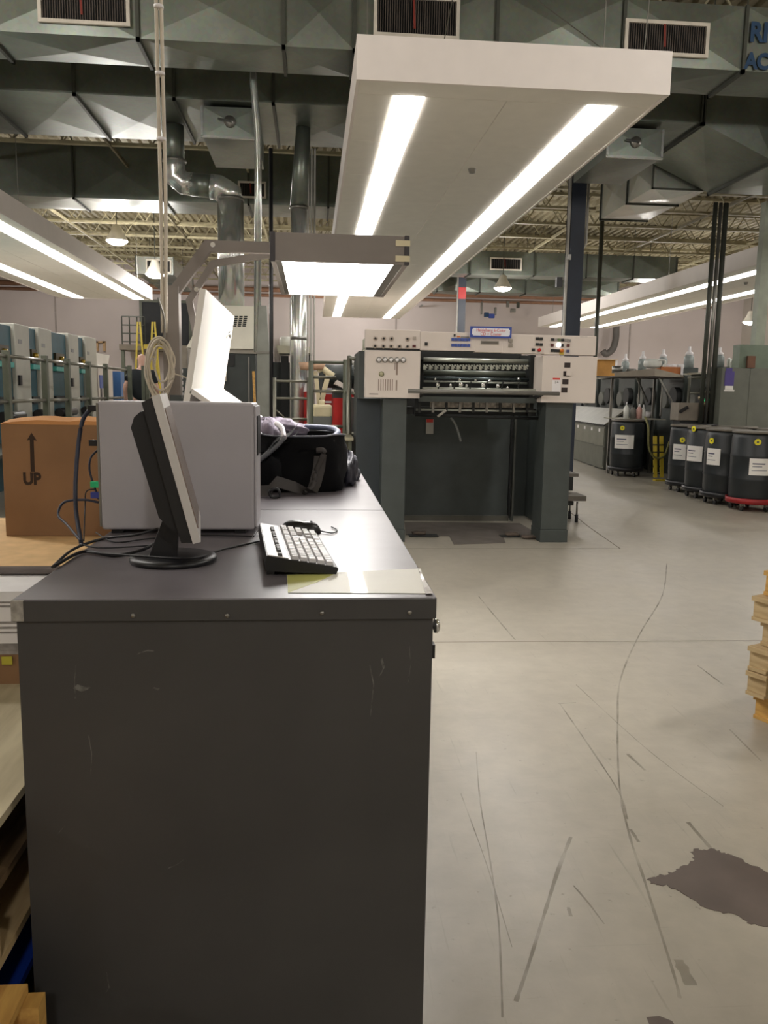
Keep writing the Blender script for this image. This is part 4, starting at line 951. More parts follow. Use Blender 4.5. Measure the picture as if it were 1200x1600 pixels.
# left cabinet
for k in range(5):
    p = A2(592+k*9.5, 562.2+0.1*k)
    gz = part('gauge', MB().lathe([(0.0, -0.014), (0.022, -0.014), (0.026, -0.010), (0.026, 0), (0, 0)], (p.x, YP, p.z), 18, axis='y'), steel_m, pr)
    part('gauge_dial', MB().lathe([(0.0, -0.0155), (0.016, -0.0155), (0.016, -0.0142), (0, -0.0142)], (p.x, YP, p.z), 14, axis='y'), white_m, gz)
p = A2(596, 584.5); gz = part('round_badge', MB().lathe([(0.0, -0.006), (0.024, -0.006), (0.024, 0), (0, 0)], (p.x, YP, p.z), 18, axis='y'), mat('badge_rim', (120, 118, 84), 0.5), pr); part('badge_disc', MB().lathe([(0.0, -0.007), (0.018, -0.007), (0.018, -0.0062), (0, -0.0062)], (p.x, YP, p.z), 18, axis='y'), mat('badge_fill', (176, 172, 140), 0.5), gz)
tl = MB()
for k in range(7):
    a, b_ = A2(591+k*3.6, 592.5), A2(592+k*3.6, 610); tl.box(a.x, b_.x, YP-0.0012, YP-0.0002, b_.z, a.z)
for u0, u1, v0, v1 in ((619, 621.5, 567, 586), (616.5, 617.5, 567, 578), (618.5, 620.5, 594, 610)):
    a, b_ = A2(u0, v0), A2(u1, v1); tl.box(a.x, b_.x, YP-0.0012, YP-0.0002, b_.z, a.z)
part('printed_scale', tl, mat('scale_print', (146, 128, 116), 0.6, var=0), pr, kind='stuff')
F('name_plate', 577, 615.0, 591, 616.4, 0.001, mat('plate_dark', (70, 62, 58), 0.5))
# right cabinet
for v in (566.5, 580, 592.5, 605.5):
    F('window_slot', 882-0.12*(v-566), v, 891-0.12*(v-566), v+8, 0.004, mat('slot_dark', (44, 30, 26), 0.5))
F('slot_flap', 884.5, 579.5, 892.5, 587, 0.02, pressl_m)
F('warning_label', 863, 590.5, 875.5, 612.5, 0.002, white_m, label='white label with red heading'); F('warning_head', 863.5, 590.5, 875, 593.5, 0.003, redtext_m)
p = A2(869.5, 597.5); text('warning_lettering', '1+', 0.038, (p.x, YP-0.004, p.z), FACE_CAM, mat('label_black', (40, 30, 28), 0.6, var=0), pr, 0.0003)
# title sign standing on the header
sg = thing('name_sign', 'white sign with blue border and red lettering on top of the press', 'sign', A2(767, 527, YP-0.03))
a, b_ = A2(735, 509.5, YP-0.03), A2(799, 528.5, YP-0.03)
ys = YP-0.03
part('border', B(a.x, b_.x, ys-0.002, ys+0.012, b_.z, a.z, 0.0), navy_m, sg)
part('face', B(a.x+0.016, b_.x-0.016, ys-0.004, ys-0.001, b_.z+0.016, a.z-0.016), signw_m, sg)
for xx in (a.x+0.018, b_.x-0.018):
    for z_ in (a.z-0.018, b_.z+0.018): part('corner_dot', MB().rod((xx, ys-0.0045, z_), (xx, ys-0.002, z_), 0.009, 8), navy_m, sg)
cx = (a.x+b_.x)/2
text('sign_lettering', 'Heidelberg 6-Color', 0.040, (cx, ys-0.005, (a.z*0.66+b_.z*0.34)), FACE_CAM, redtext_m, sg, 0.0004, 0.86, 0.0)
text('sign_lettering', 'CD + Coater', 0.040, (cx, ys-0.005, (a.z*0.31+b_.z*0.69)), FACE_CAM, redtext_m, sg, 0.0004, 0.9, 0.0)
# feeder opening: dark recess with rollers and grippers
xa, xb = A2(657, 560, 7.8).x+0.0, A2(848, 560, 7.8).x
part('opening_back', B(0.98, 2.17, 8.55, 8.57, 1.2, 1.90), pressk_m, pr)
part('opening_beam', B(0.98, 2.17, 8.35, 8.55, 1.74, 1.80), pressk_m, pr)
for x0 in (0.985, 2.10): part('opening_cheek', B(x0, x0+0.05, 7.92, 8.55, 1.2, 1.785), pressk_m, pr)
def roller(u0, u1, v, y, r, m, name='roller'):
    a, b = A2(u0, v, y), A2(u1, v+0.03*(u1-u0)*0.6, y)
    return part(name, MB().rod((a.x, y, a.z), (b.x, y, a.z), r, 14), m, pr)
roller(662, 838, 562, 8.0, 0.022, presss_m); roller(662, 838, 582, 8.1, 0.028, mat('roller_grey', (120, 126, 118), 0.35, 0.5)); roller(662, 836, 590, 7.95, 0.012, mat('roller_blue_steel', (96, 108, 112), 0.25, 0.8)); roller(662, 838, 596, 8.0, 0.010, presss_m)
roller(660, 836, 607, 7.9, 0.016, presss_m)
for k in range(19):
    u = 664+k*8.7; p = A2(u, 573.5+0.15*k/3, 7.88)
    gb = MB(); gb.box(p.x-0.016, p.x+0.010, 7.87, 7.90, p.z-0.024, p.z+0.012, 0.003); gb.bar((p.x-0.014, 7.865, p.z+0.024), (p.x+0.022, 7.865, p.z-0.012), 0.010, 0.008); gb.rod((p.x+0.022, 7.86, p.z+0.016), (p.x+0.022, 7.90, p.z+0.016), 0.009, 8)
    part('gripper', gb, presss_m, pr)
for u, v, r_ in ((680, 592.5, 0.010), (718, 593.5, 0.012), (743, 594, 0.011), (765, 595, 0.014), (684, 601, 0.019), (704, 602, 0.014), (720, 601, 0.022), (729, 603, 0.014), (755, 602, 0.023), (778, 603, 0.020), (810, 592, 0.012), (793, 606, 0.014)):
    p = A2(u, v, 7.82); part('clamp_wheel', MB().lathe([(0.0, -0.016), (r_*0.7, -0.014), (r_, -0.006), (r_, 0.01), (0, 0.01)], (p.x, 7.82, p.z), 14, axis='y'), chrome_m, pr)
for k in range(7):
    a = A2(662+k*25, 607, 7.84); part('feed_table', B(a.x, a.x+0.155, 7.80, 7.96, a.z-0.02, a.z-0.004), presss_m, pr)
for k in range(6):
    a = A2(686+k*25, 600, 7.80); part('feed_rod', MB().rod((a.x, 7.80, a.z+0.02), (a.x, 7.86, a.z-0.06), 0.007, 6), pressk_m, pr)
a, b_ = A2(637.5, 611, 7.46), A2(874, 617, 7.46)
part('guard_bar', MB().rod((a.x, 7.46, a.z), (b_.x, 7.46, a.z), 0.019, 14), mat('guard_bar_grey', (118, 116, 110), 0.4, 0.3), pr)
for xx in (1.02, 2.12): part('bar_bracket', MB().bar((xx, 7.475, a.z), (xx, 7.85, a.z-0.05), 0.03, 0.02), pressk_m, pr)
part('front_apron', B(1.0, 2.14, 7.75, 7.78, 1.325, 1.375), pressd_m, pr)
for k in range(6):
    a, b_ = A2(672+k*26, 622, 7.9), A2(696.5+k*26, 637, 7.9)
    part('lower_plate', B(a.x, b_.x, 7.88, 7.90, b_.z, a.z), mat('worn_steel', (128, 122, 112), 0.4, 0.4, var=0.25, scale=30), pr)
a, b_ = A2(650, 640, 7.86), A2(838, 646, 7.86)
part('lower_rail', MB().rod((a.x, 7.86, a.z), (b_.x, 7.86, a.z), 0.010, 8), presss_m, pr); part('lower_rail', MB().rod((a.x, 7.92, a.z-0.05), (b_.x+0.12, 7.92, a.z-0.07), 0.016, 8), pressk_m, pr)
for k in range(9):
    p = A2(655+k*21, 637, 7.87); part('rail_clamp', B(p.x-0.01, p.x+0.012, 7.845, 7.875, p.z-0.045, p.z+0.05), steel_m if k % 2 else pressk_m, pr)
part('cross_beam', B(0.88, 2.2, 8.0, 8.4, 1.20, 1.27), pressk_m, pr)
a, b_ = A2(684, 651, 7.75), A2(697, 641, 7.75); part('lever', MB().rod(tuple(a), tuple(b_), 0.012, 8), mat('lever_grey', (170, 166, 156), 0.4), pr)
part('hose', MB().tube([tuple(A2(704, 653, 7.8)), tuple(A2(711, 662, 7.8)), tuple(A2(716, 676, 7.8)), tuple(A2(720, 690, 7.8))], 0.012, 8, 5), mat('grey_hose', (90, 92, 88), 0.5), pr)
F('hanging_tag', 666, 655, 677, 678, 0.004, mat('tag_grey_white', (196, 192, 182), 0.6), 8.97, label='white tag with red heading'); F('tag_head', 666.3, 655, 676.6, 660, 0.006, redtext_m, 8.97)
# printing units behind the feeder
for k in range(6):
    y0 = 9.6+k*1.75
    un = part('printing_unit', B(0.56, 2.60, y0, y0+1.5, 0.0, 1.62, 0.02), pressd_m, pr)
    part('unit_hood', MB().prism([(0.56, 1.62), (2.54, 1.62), (2.40, 1.80), (0.70, 1.80)], 'y', y0+0.1, y0+1.3), mat('press_hood_grey', (120, 120, 112), 0.5), un)
part('delivery_unit', B(0.50, 2.60, 20.2, 23.0, 0.0, 1.9, 0.03), pressl_m, pr)
# ink jars lined along the tops of the units, operator side
def jar(x, y, z, m_, label, r_=0.06, h_=0.17, group='jars and knobs on the middle press', dome=True):
    t = thing('jar', label, 'jar', (x, y, z), group)
    part('jar_body', MB().lathe([(0, 0), (r_, 0), (r_, h_*0.75), (r_*0.55, h_*0.9), (0, h_*0.9)], (x, y, z), 14), m_, t)
    part('jar_cap', MB().lathe([(0, h_*0.9), (r_*0.5, h_*0.9), (r_*0.5, h_*1.1), (r_*0.2, h_*1.15), (0, h_*1.15)], (x, y, z), 12), chrome_m if not dome else white_m, t)
    return t
for k in range(5):
    yy = 10.1+k*1.75
    jar(0.66, yy, 1.80, steel_m, ['nearest', 'second', 'third', 'fourth', 'farthest'][k]+' silver capped jar along the top of the middle press', 0.05, 0.14)
tj = jar(0.56, 8.3, 1.78, mat('jar_grey_green', (176, 178, 160), 0.5), 'grey-green canister just behind the white control cabinet', 0.06, 0.18)
part('jar_stand', B(0.44, 0.66, 8.2, 8.45, 1.76, 1.78), steel_m, tj)
# drains plates before the press
dp = thing('floor_plate', 'dark steel plate let into the floor under the press front', 'plate', (1.6, 8.3, 0))
q = [at(*p_, 'z', 0) for p_ in ((634, 836), (702, 838), (709, 851), (790, 849), (786, 838), (846, 838), (812, 818), (632, 816))]
part('plate', MB().prism([(p.x, min(p.y, 8.95)) for p in q], 'z', 0.0005, 0.005), mat('dull_floor_steel', (112, 104, 98), 0.5, 0.2, var=0.12), dp)
for u0, u1, v0, v1 in ((640, 682, 835.5, 839.5), (784, 818, 837, 840.5)):
    a, b_ = at(u0, v1, 'z', 0), at(u1, v0, 'z', 0)
    part('pit_edge', B(a.x, b_.x, a.y, b_.y, 0.0052, 0.009), pressk_m, dp)
for u, v in ((655, 836), (800, 838), (826, 842)):
    p = at(u, v, 'z', 0); part('cable_lump', blob(MB(), (p.x, p.y, 0.022), (0.07, 0.05, 0.016), int(u), 0.25, 16, 8), mat('dirty_grey', (96, 84, 74), 0.8), dp)

# step beside the press
stp = thing('step_stool', 'small two-tread metal step at the side of the press', 'step', (3.0, 8.9, 0))
tread_m = mat('worn_tread', (108, 102, 94), 0.6, 0.2)
a, b_ = at(880, 775, 'y', 8.85), at(916, 783, 'y', 8.85)
part('lower_tread', B(2.66, b_.x, 8.85, 9.2, b_.z, a.z+0.0), tread_m, stp)
a, b_ = at(880, 741, 'y', 9.15), at(907, 746, 'y', 9.15)
part('upper_tread', B(2.66, b_.x, 9.22, 9.6, b_.z, a.z), tread_m, stp)
part('riser_box', B(2.66, b_.x-0.06, 9.22, 9.5, 0.32, b_.z-0.002), pressk_m, stp)
part('tread_lip', B(2.66, 2.92, 8.9, 9.15, 0.19, 0.235), pressk_m, stp)
for xx, yy in ((2.96, 8.9), (2.96, 9.15), (2.74, 8.9), (2.74, 9.5), (2.88, 9.5)):
    lg = part('leg', MB().rod((xx, yy, 0.09), (xx, yy, 0.235 if yy < 9.3 else 0.34), 0.011, 8), steel_m, stp); part('rubber_foot', MB().rod((xx, yy, 0), (xx, yy, 0.09), 0.019, 8), blk_m, lg)

# ------------------------------------------------------------------ columns and vertical pipes
def column(u, y, wd, label, red=None):
    x = at(u, 520, 'y', y).x
    t = thing('steel_column', label, 'column', (x, y, 0)); t['kind'] = 'structure'
    mb = MB(); mb.box(x-wd/2, x+wd/2, y, y+0.012, 0, 6.12); mb.box(x-wd/2, x+wd/2, y+wd, y+wd+0.012, 0, 6.12); mb.box(x-0.008, x+0.008, y+0.012, y+wd, 0, 6.12)
    part('flanges', mb, col_m, t)
    mb = MB().rod((x-wd/2-0.03, y+0.02, 0), (x-wd/2-0.03, y+0.02, 5.4), 0.025, 8)
    part('conduit', mb, colw_m, t)
    if red: part('red_band', B(x-wd/2-0.004, x+wd/2+0.004, y-0.004, y+wd+0.016, red[0], red[1]), red_m, t)
    return t
c1 = column(895, 13.0, 0.225, 'dark blue steel column with pale conduit behind the press')
p = at(876, 438, 'y', 12.9); part('switch_box', B(p.x-0.06, p.x+0.03, 12.9, 12.98, p.z-0.1, p.z+0.05), blk_m, c1)
for k in range(2): part('clip', B(c1.location.x-0.16, c1.location.x-0.1, 12.95, 13.02, 2.2+k*1.3, 2.28+k*1.3), steel_m, c1)
column(720.5, 26.0, 0.23, 'slim dark column with a red band before the back wall', (at(720, 467, 'y', 26).z, at(720, 449, 'y', 26).z))
def vpipe(name, label, pts, r, m_, group=None, cat='pipe', n=10, st=0):
    return solo(name, MB().tube(pts, r, n, st), m_, label, cat, group)
Z6 = 6.1
def vp(u, v, y): p = at(u, v, 'y', y); return p
for k, (u, r_) in enumerate(((1099, 0.035), (1107, 0.028), (1115, 0.04))):
    x = vp(u, 590, 12.9).x; vpipe('vertical_pipe', ['left thin dark pipe of the three rising behind the drums', 'middle steel pipe of the three rising behind the drums', 'thickest dark pipe of the three rising behind the drums'][k], [(x, 12.9, 0.95), (x, 12.9, 4.42 if k else 4.42)], r_, angle_m if k != 1 else steel_m, 'three pipes behind the drums')
x = vp(933, 500, 19.95).x; vpipe('vertical_pipe', 'single dark pipe just past the navy column', [(x, 19.95, 0), (x, 19.95, 6.1)], 0.052, angle_m)
x = vp(404, 400, 10).x
vpipe('exhaust_pipe', 'slim bright metal pipe rising past the arm of the viewing lamp', [(x-0.02, 10.0, 1.85), (x, 10.0, 3.9), (x, 10.0, 4.3), (x-0.05, 10.0, 4.86), (x-0.05, 10.0, 6.0)], 0.042, GALVP)
fd = thing('flared_duct', 'grey metal duct widening towards the floor beside the charcoal cabinet', 'duct', (x, 10.0, 0))
mb = MB(); x0, x1 = vp(402, 550, 10).x, vp(421, 550, 10).x; xc = (x0+x1)/2; zt_ = vp(410, 550, 10).z; zs = vp(410, 478, 10).z
mb.add([(x0, 9.93, 0), (x1, 9.93, 0), (x1, 10.1, 0), (x0, 10.1, 0), (x0, 9.93, zt_), (x1, 9.93, zt_), (x1, 10.1, zt_), (x0, 10.1, zt_), (xc-0.05, 9.96, zs), (xc+0.04, 9.96, zs), (xc+0.04, 10.05, zs), (xc-0.05, 10.05, zs)],
       [(0, 1, 5, 4), (1, 2, 6, 5), (2, 3, 7, 6), (3, 0, 4, 7), (4, 5, 9, 8), (5, 6, 10, 9), (6, 7, 11, 10), (7, 4, 8, 11), (0, 3, 2, 1), (8, 9, 10, 11)])
part('duct_body', mb, mat('dull_zinc', (140, 142, 134), 0.5, 0.3), fd); part('seam_band', B(x0-0.006, x1+0.006, 9.922, 10.108, zt_-0.02, zt_+0.005), steel_m, fd)
x = vp(423.5, 400, 9.7).x; vpipe('vertical_pipe', 'black square post standing left of the big silver pipe', [(x, 9.7, 0), (x, 9.7, vp(423, 232, 9.7).z)], 0.028, blk_m, n=4)
x = vp(467, 400, 11.6).x; zt_ = vp(467, 325, 11.6).z
bp_ = thing('silver_pipe', 'thick silver duct pipe beside the middle canopy', 'pipe', (x, 11.6, 0))
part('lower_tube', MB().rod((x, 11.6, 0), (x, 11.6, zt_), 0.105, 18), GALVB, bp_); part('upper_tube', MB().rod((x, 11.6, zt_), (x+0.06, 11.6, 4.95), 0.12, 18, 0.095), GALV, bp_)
part('collar', MB().rod((x, 11.6, zt_-0.02), (x, 11.6, zt_+0.02), 0.125, 18), steel_m, bp_); part('collar', MB().rod((x, 11.6, 2.1), (x, 11.6, 2.14), 0.111, 18), steel_m, bp_)
for u in (454, 481, 486, 491):
    x_ = vp(u, 500, 12.2).x; vpipe('white_conduit', 'thin white conduit '+{454: 'just before', 481: 'nearest behind', 486: 'middle of three past', 491: 'outermost of three past'}[u]+' the thick silver pipe', [(x_, 12.3, 0), (x_, 12.3, vp(u, 465, 12.3).z if u < 460 else 4.8)], 0.016, colw_m, 'white conduits by the silver pipe', 'conduit', 6)
for u, y in ((897+16, 12.8), (897+22, 12.8)):
    x_ = vp(u-4, 450, y).x; vpipe('white_conduit', ('first' if u < 915 else 'second')+' thin pale conduit climbing behind the navy column', [(x_, y+0.4, 0), (x_, y+0.4, 3.6), (x_+0.1, y+0.4, 3.8), (x_+0.1, y+0.4, 4.8)], 0.022, colw_m, 'pale conduits behind the navy column', 'conduit', 6)
# back wall fittings
wt = thing('wall_hose', 'grey J-shaped hose pipe against the back wall', 'pipe', (11.8, 32.5, 3))
part('hose', MB().tube([tuple(vp(963, 508, 32.5)), tuple(vp(962, 530, 32.5)), tuple(vp(957, 546, 32.5)), tuple(vp(947, 553, 32.5)), tuple(vp(942, 548, 32.5))], 0.13, 10, 5), mat('grey_hose2', (96, 92, 88), 0.6), wt)
part('drop_pipe', MB().rod((vp(963, 508, 32.5).x, 32.5, vp(963, 508, 32.5).z), (vp(963, 508, 32.5).x, 32.5, 5.1), 0.1, 10), mat('grey_hose2', (96, 92, 88), 0.6), wt)
va = thing('pipe_valves', 'small blue and grey valves hanging under the wall pipe', 'valve', (4.9, 32.4, 4.5))
for u0, v0, u1, v1, m_ in ((752, 471, 754, 491, steel_m), (757, 488, 764, 495, stencil_m), (764, 490, 773, 497, navy_m), (773, 480, 776, 492, steel_m), (792, 470, 796, 480, steel_m), (808, 472, 812, 481, angle_m), (798, 482, 806, 488, steel_m), (754, 469, 812, 471, steel_m)):
    a, b_ = vp(u0, v0, 32.3), vp(u1, v1, 32.3); part('valve_body', B(a.x, b_.x, 32.3, 32.42, b_.z, a.z, 0.02), m_, va)
part('wall_bracket', B(4.2, 4.28, 32.4, 32.99, 4.75, 4.8), steel_m, va)
fr = thing('wall_frame', 'small wooden framed panel on the pale back wall', 'frame', (-7.8, 32.9, 3))
for u0, v0, u1, v1 in ((151, 533, 165, 536), (151, 533, 154, 549), (161, 533, 165, 549)):
    a, b_ = vp(u0, v0, 32.9), vp(u1, v1, 32.9); part('frame_bar', B(a.x, b_.x, 32.85, 32.98, b_.z, a.z), mat('tan_wood', (190, 156, 116), 0.7), fr)

# ------------------------------------------------------------------ machine with hood behind the desks
mc = thing('exhaust_machine', 'charcoal cabinet with beige vented hood under a round silver exhaust pipe', 'machine', (-1.0, 11.5, 0))
q = lambda u, v, y=11.5: at(u, v, 'y', y)
xa, xb = q(322, 560).x, q(399, 560).x; zc = q(360, 545).z; zt_ = q(360, 477).z
part('cabinet', B(xa, xb, 11.5, 12.6, 0.05, zc-0.06), darkcab_m, mc); part('plinth', B(xa+0.03, xb-0.03, 11.55, 12.5, 0, 0.05), pressk_m, mc)
part('cabinet_rim', B(xa-0.02, xb+0.02, 11.48, 12.62, zc-0.06, zc), mat('grey_rim', (150, 144, 132), 0.5), mc)
part('door_edge', B(q(388, 600).x, q(390, 600).x, 11.485, 11.5, 0.3, zc-0.1), steel_m, mc)
xh0, xh1, xt0, xt1 = q(292, 545).x, q(398, 545).x+0.0, q(325, 475).x, q(388, 475).x+0.12
mb = MB(); y0, y1 = 11.45, 12.65
mb.add([(xh0, y0, zc), (xh1, y0, zc), (xh1, y1, zc), (xh0, y1, zc), (xt0, y0+0.1, zt_), (xt1, y0+0.1, zt_), (xt1, y1-0.1, zt_), (xt0, y1-0.1, zt_), ], [(0, 1, 5, 4), (1, 2, 6, 5), (2, 3, 7, 6), (3, 0, 4, 7), (4, 5, 6, 7), (3, 2, 1, 0)])
part('hood', mb, beige_m, mc)
for r_ in range(6):
    for c_ in range(3):
        a, b_ = q(365.5+c_*7.4-r_*0.5, 492.5+r_*3.0, 11.42), q(371+c_*7.4-r_*0.5, 494.6+r_*3.0, 11.42)
        f_ = (a.z-zc)/(zt_-zc); yy = y0+0.1*f_
        part('vent_slot', B(a.x, b_.x, yy-0.006, yy+0.01, b_.z, a.z), pressk_m, mc)
part('control_box', B(q(343, 595).x, q(354, 595).x, 11.40, 11.5, q(350, 596).z, q(350, 575).z, 0.01), beige_m, mc)
part('dark_hatch', B(q(356, 565).x, q(367, 565).x, 11.485, 11.5, q(350, 572).z, q(350, 554).z), pressk_m, mc)
ex = thing('exhaust_duct', 'large round silver exhaust duct with an elbow up to the ceiling duct', 'duct', (-1.08, 11.8, 2.6))
yc = 11.75; xv = q(361, 400, yc).x; zt0 = zt_-0.005; ze = q(361, 312, yc).z; zh = q(310, 292, yc).z; xu = q(272, 240, yc).x
part('riser', MB().rod((xv, yc, zt0), (xv, yc, ze), 0.175, 24), GALVB, ex)
part('riser_band', MB().rod((xv, yc, ze-0.015), (xv, yc, ze+0.02), 0.182, 24), steel_m, ex)
part('elbow', MB().tube([(xv, yc, ze), (xv, yc, ze+0.08), (xv-0.05, yc, zh-0.06), (xv-0.16, yc, zh+0.0), (xv-0.26, yc, zh+0.01)], 0.165, 20, 0), GALVB, ex)
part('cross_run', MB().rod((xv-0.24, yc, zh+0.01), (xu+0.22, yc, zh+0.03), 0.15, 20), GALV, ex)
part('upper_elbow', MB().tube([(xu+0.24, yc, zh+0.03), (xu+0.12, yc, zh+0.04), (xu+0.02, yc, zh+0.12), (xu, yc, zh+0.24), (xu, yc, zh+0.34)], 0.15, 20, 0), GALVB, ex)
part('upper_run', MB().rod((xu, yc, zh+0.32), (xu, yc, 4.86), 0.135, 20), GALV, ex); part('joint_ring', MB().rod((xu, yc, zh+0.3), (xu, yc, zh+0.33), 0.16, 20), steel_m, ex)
# dark box panel with paper notices behind the post
nb = thing('notice_board', 'dark strip with white notes behind the lamp post', 'board', (-1.9, 11.0, 0))
a, b_ = q(279, 575, 11.0), q(290, 612, 11.0)
part('panel', B(a.x, b_.x+0.02, 11.0, 11.06, 0.0, a.z), darkcab_m, nb)
for k in range(5): part('note', B(a.x+0.01, a.x+0.055, 10.99, 11.0, a.z-0.06-k*0.075, a.z-0.015-k*0.075), white_m, nb)
solo('wall_cabinet', B(q(281, 540, 12.5).x, q(293, 575, 12.5).x, 12.5, 12.9, 0, q(285, 540, 12.5).z, 0.01), mat('taupe_cab', (160, 150, 136), 0.6), 'narrow taupe cabinet behind the lamp post', 'cabinet')
solo('broom', MB().bar(tuple(q(396, 580, 11.0)), (q(404, 680, 11.0).x, 11.0, 0.0), 0.03, 0.03), WOODO, 'orange wooden plank leaning by the charcoal cabinet', 'plank').name = 'wooden_plank'

# ------------------------------------------------------------------ second machine and handrails between desk and press
m2 = thing('coating_machine', 'charcoal machine with a cream tray top behind the handrail', 'machine', (-0.2, 13.5, 0))
q2 = lambda u, v: at(u, v, 'y', 13.0)
part('body', B(q2(427, 600).x, q2(455, 600).x, 13.0, 14.2, 0, q2(430, 566).z), darkcab_m, m2)
part('pillar', B(q2(439, 600).x, q2(451, 600).x, 12.9, 13.0, 0, q2(430, 556).z), pressk_m, m2)
part('tray', MB().prism([(q2(436, 556).x, q2(436, 553).z), (q2(488, 556).x, q2(488, 553).z), (q2(487, 545).x, q2(487, 543).z), (q2(432, 545).x, q2(432, 541).z)], 'y', 12.8, 13.6), mat('cream_tray', (186, 182, 160), 0.5), m2)
part('tray_pot', MB().lathe([(0, 0), (0.09, 0), (0.09, 0.12), (0.07, 0.15), (0, 0.15)], (q2(446, 540).x, 13.1, q2(446, 541).z), 16), bottle_m, m2)
part('side_box', B(q2(427, 530).x, q2(436, 530).x, 13.2, 13.6, q2(430, 566).z, q2(430, 528).z), wall_m, m2)
part('legs', B(q2(455, 600).x, q2(487, 600).x, 13.3, 13.9, 0, q2(460, 553).z), darkcab_m, m2)
hr = thing('handrail', 'low grey tubular handrail in front of the silver pipe', 'handrail', (-0.3, 9.5, 0))
q3 = lambda u, v: tuple(at(u, v, 'y', 9.5))
for v in (595, 622, 654): part('rail', MB().rod(q3(428, v), q3(482, v+1), 0.016, 8), railt_m, hr)
for u in (429, 482): a = q3(u, 590); part('post', MB().rod((a[0], 9.5, 0), a, 0.02, 8), railt_m, hr)
part('brace', MB().rod(q3(432, 641), q3(446, 654), 0.008, 6), railt_m, hr)
h2 = thing('handrail', 'taller grey tubular handrail beside the red machine and cream container', 'handrail', (0.2, 8.8, 0))
q4 = lambda u, v: tuple(at(u, v, 'y', 8.8))
for v, u0, u1 in ((566, 486, 545), (611, 486, 546), (666, 484, 548), (589, 487, 525)): part('rail', MB().rod(q4(u0, v), q4(u1, v+0.8), 0.017, 8), railt_m if v != 566 else rail_m, h2)
for u, v1 in ((486, 564), (540, 562)): a = q4(u, v1); part('post', MB().rod((a[0], 8.8, 0), a, 0.028, 8), rail_m, h2)
a = at(546, 556, 'y', 8.5); part('post', MB().rod((a.x, 8.5, 0), tuple(a), 0.026, 8), railt_m, h2)
part('side_rail', MB().tube([tuple(at(546, 558, 'y', 8.5)), tuple(at(556, 560, 'y', 8.4)), tuple(at(569, 548, 'y', 8.2))], 0.02, 8, 4), railt_m, h2)
part('side_rail', MB().rod(q4(541, 612), tuple(at(560, 616, 'y', 8.3)), 0.016, 8), railt_m, h2); part('side_rail', MB().rod(q4(541, 675), tuple(at(557, 678, 'y', 8.3)), 0.016, 8), railt_m, h2)
cn = thing('plastic_container', 'cream plastic jug standing behind the handrail, half full of grey liquid', 'container', (0.15, 9.2, 0))
a, b_ = at(487, 632, 'y', 9.1), at(519, 672, 'y', 9.1); zm = at(500, 654, 'y', 9.1).z
part('stand', B(a.x-0.05, b_.x+0.05, 9.1, 9.5, 0, b_.z-0.002), rail_m, cn)
part('body', B(a.x, b_.x, 9.12, 9.42, zm, a.z, 0.03), ltbeige_m, cn); part('lower_body', B(a.x+0.002, b_.x-0.002, 9.122, 9.418, b_.z, zm+0.03, 0.01), mat('grey_liquid', (110, 112, 108), 0.4), cn)
part('neck', MB().lathe([(0, -0.02), (0.035, -0.02), (0.03, 0.05), (0, 0.05)], ((a.x+b_.x)/2, 9.25, a.z), 12), ltbeige_m, cn)
vc = thing('vacuum_hose_stand', 'cream forked hose stand behind the container', 'hose stand', (0.15, 10.2, 0))
q5 = lambda u, v: tuple(at(u, v, 'y', 10.2))
part('left_arm', MB().bar(q5(493, 580), q5(499, 636), 0.05, 0.05), ltbeige_m, vc); part('right_arm', MB().bar(q5(513, 585), q5(500, 636), 0.06, 0.05), ltbeige_m, vc)
part('dark_core', MB().bar(q5(502, 580), q5(499, 620), 0.05, 0.04), darkcab_m, vc); part('hose', MB().tube([q5(496, 580), q5(503, 576), q5(512, 582), q5(521, 588)], 0.04, 10, 4), ltbeige_m, vc)
part('column', MB().rod(q5(500, 636), (q5(500, 636)[0], 10.2, 0), 0.05, 10), ltbeige_m, vc)
part('pink_cup', MB().lathe([(0, -0.04), (0.1, -0.04), (0.12, 0.05), (0, 0.05)], q5(482, 573), 14), mat('peach_plastic', (208, 170, 140), 0.5), vc)
part('pink_cup', MB().lathe([(0, -0.04), (0.08, -0.04), (0.1, 0.04), (0, 0.04)], q5(496, 572), 14), mat('peach_plastic', (208, 170, 140), 0.5), vc)
rb = thing('red_machine', 'red cabinet machine with a slanted white lid behind the handrail', 'machine', (0.3, 9.9, 0))
q6 = lambda u, v, y=9.9: at(u, v, 'y', y)
part('cabinet', B(q6(521, 620).x, q6(556, 620).x, 9.9, 10.6, 0, q6(530, 622).z), red_m, rb)
part('dark_top', B(q6(521, 620).x, q6(545, 620).x, 9.92, 10.6, q6(530, 622).z, q6(530, 606).z), darkcab_m, rb)
part('slanted_lid', MB().prism([(q6(523, 600).x, q6(523, 600).z), (q6(527, 594).x, q6(527, 594).z), (q6(558, 612).x, q6(558, 612).z), (q6(557, 619).x, q6(557, 619).z)], 'y', 9.8, 10.5), pressl_m, rb)
part('red_front', MB().prism([(q6(540, 612).x, q6(540, 612).z), (q6(557, 620).x, q6(557, 620).z), (q6(557, 640).x, 0), (q6(545, 640).x, 0)], 'y', 9.82, 9.9), red_m, rb)
rc = thing('red_bin', 'small red bin with white top beside the silver pipe', 'bin', (-0.1, 11.0, 0))
q7 = lambda u, v: at(u, v, 'y', 11.0)
part('bin_body', B(q7(475, 620).x, q7(488, 620).x, 11.0, 11.4, 0, q7(480, 611).z, 0.02), red_m, rc); part('bin_lid', MB().prism([(q7(474, 612).x, q7(474, 612).z), (q7(489, 612).x, q7(489, 612).z), (q7(484, 600).x, q7(484, 599).z), (q7(477, 600).x, q7(477, 599).z)], 'y', 10.98, 11.42), white_m, rc)
rd = thing('red_bin', 'wide red bin with white print behind the forked hose stand', 'bin', (0.2, 11.2, 0))
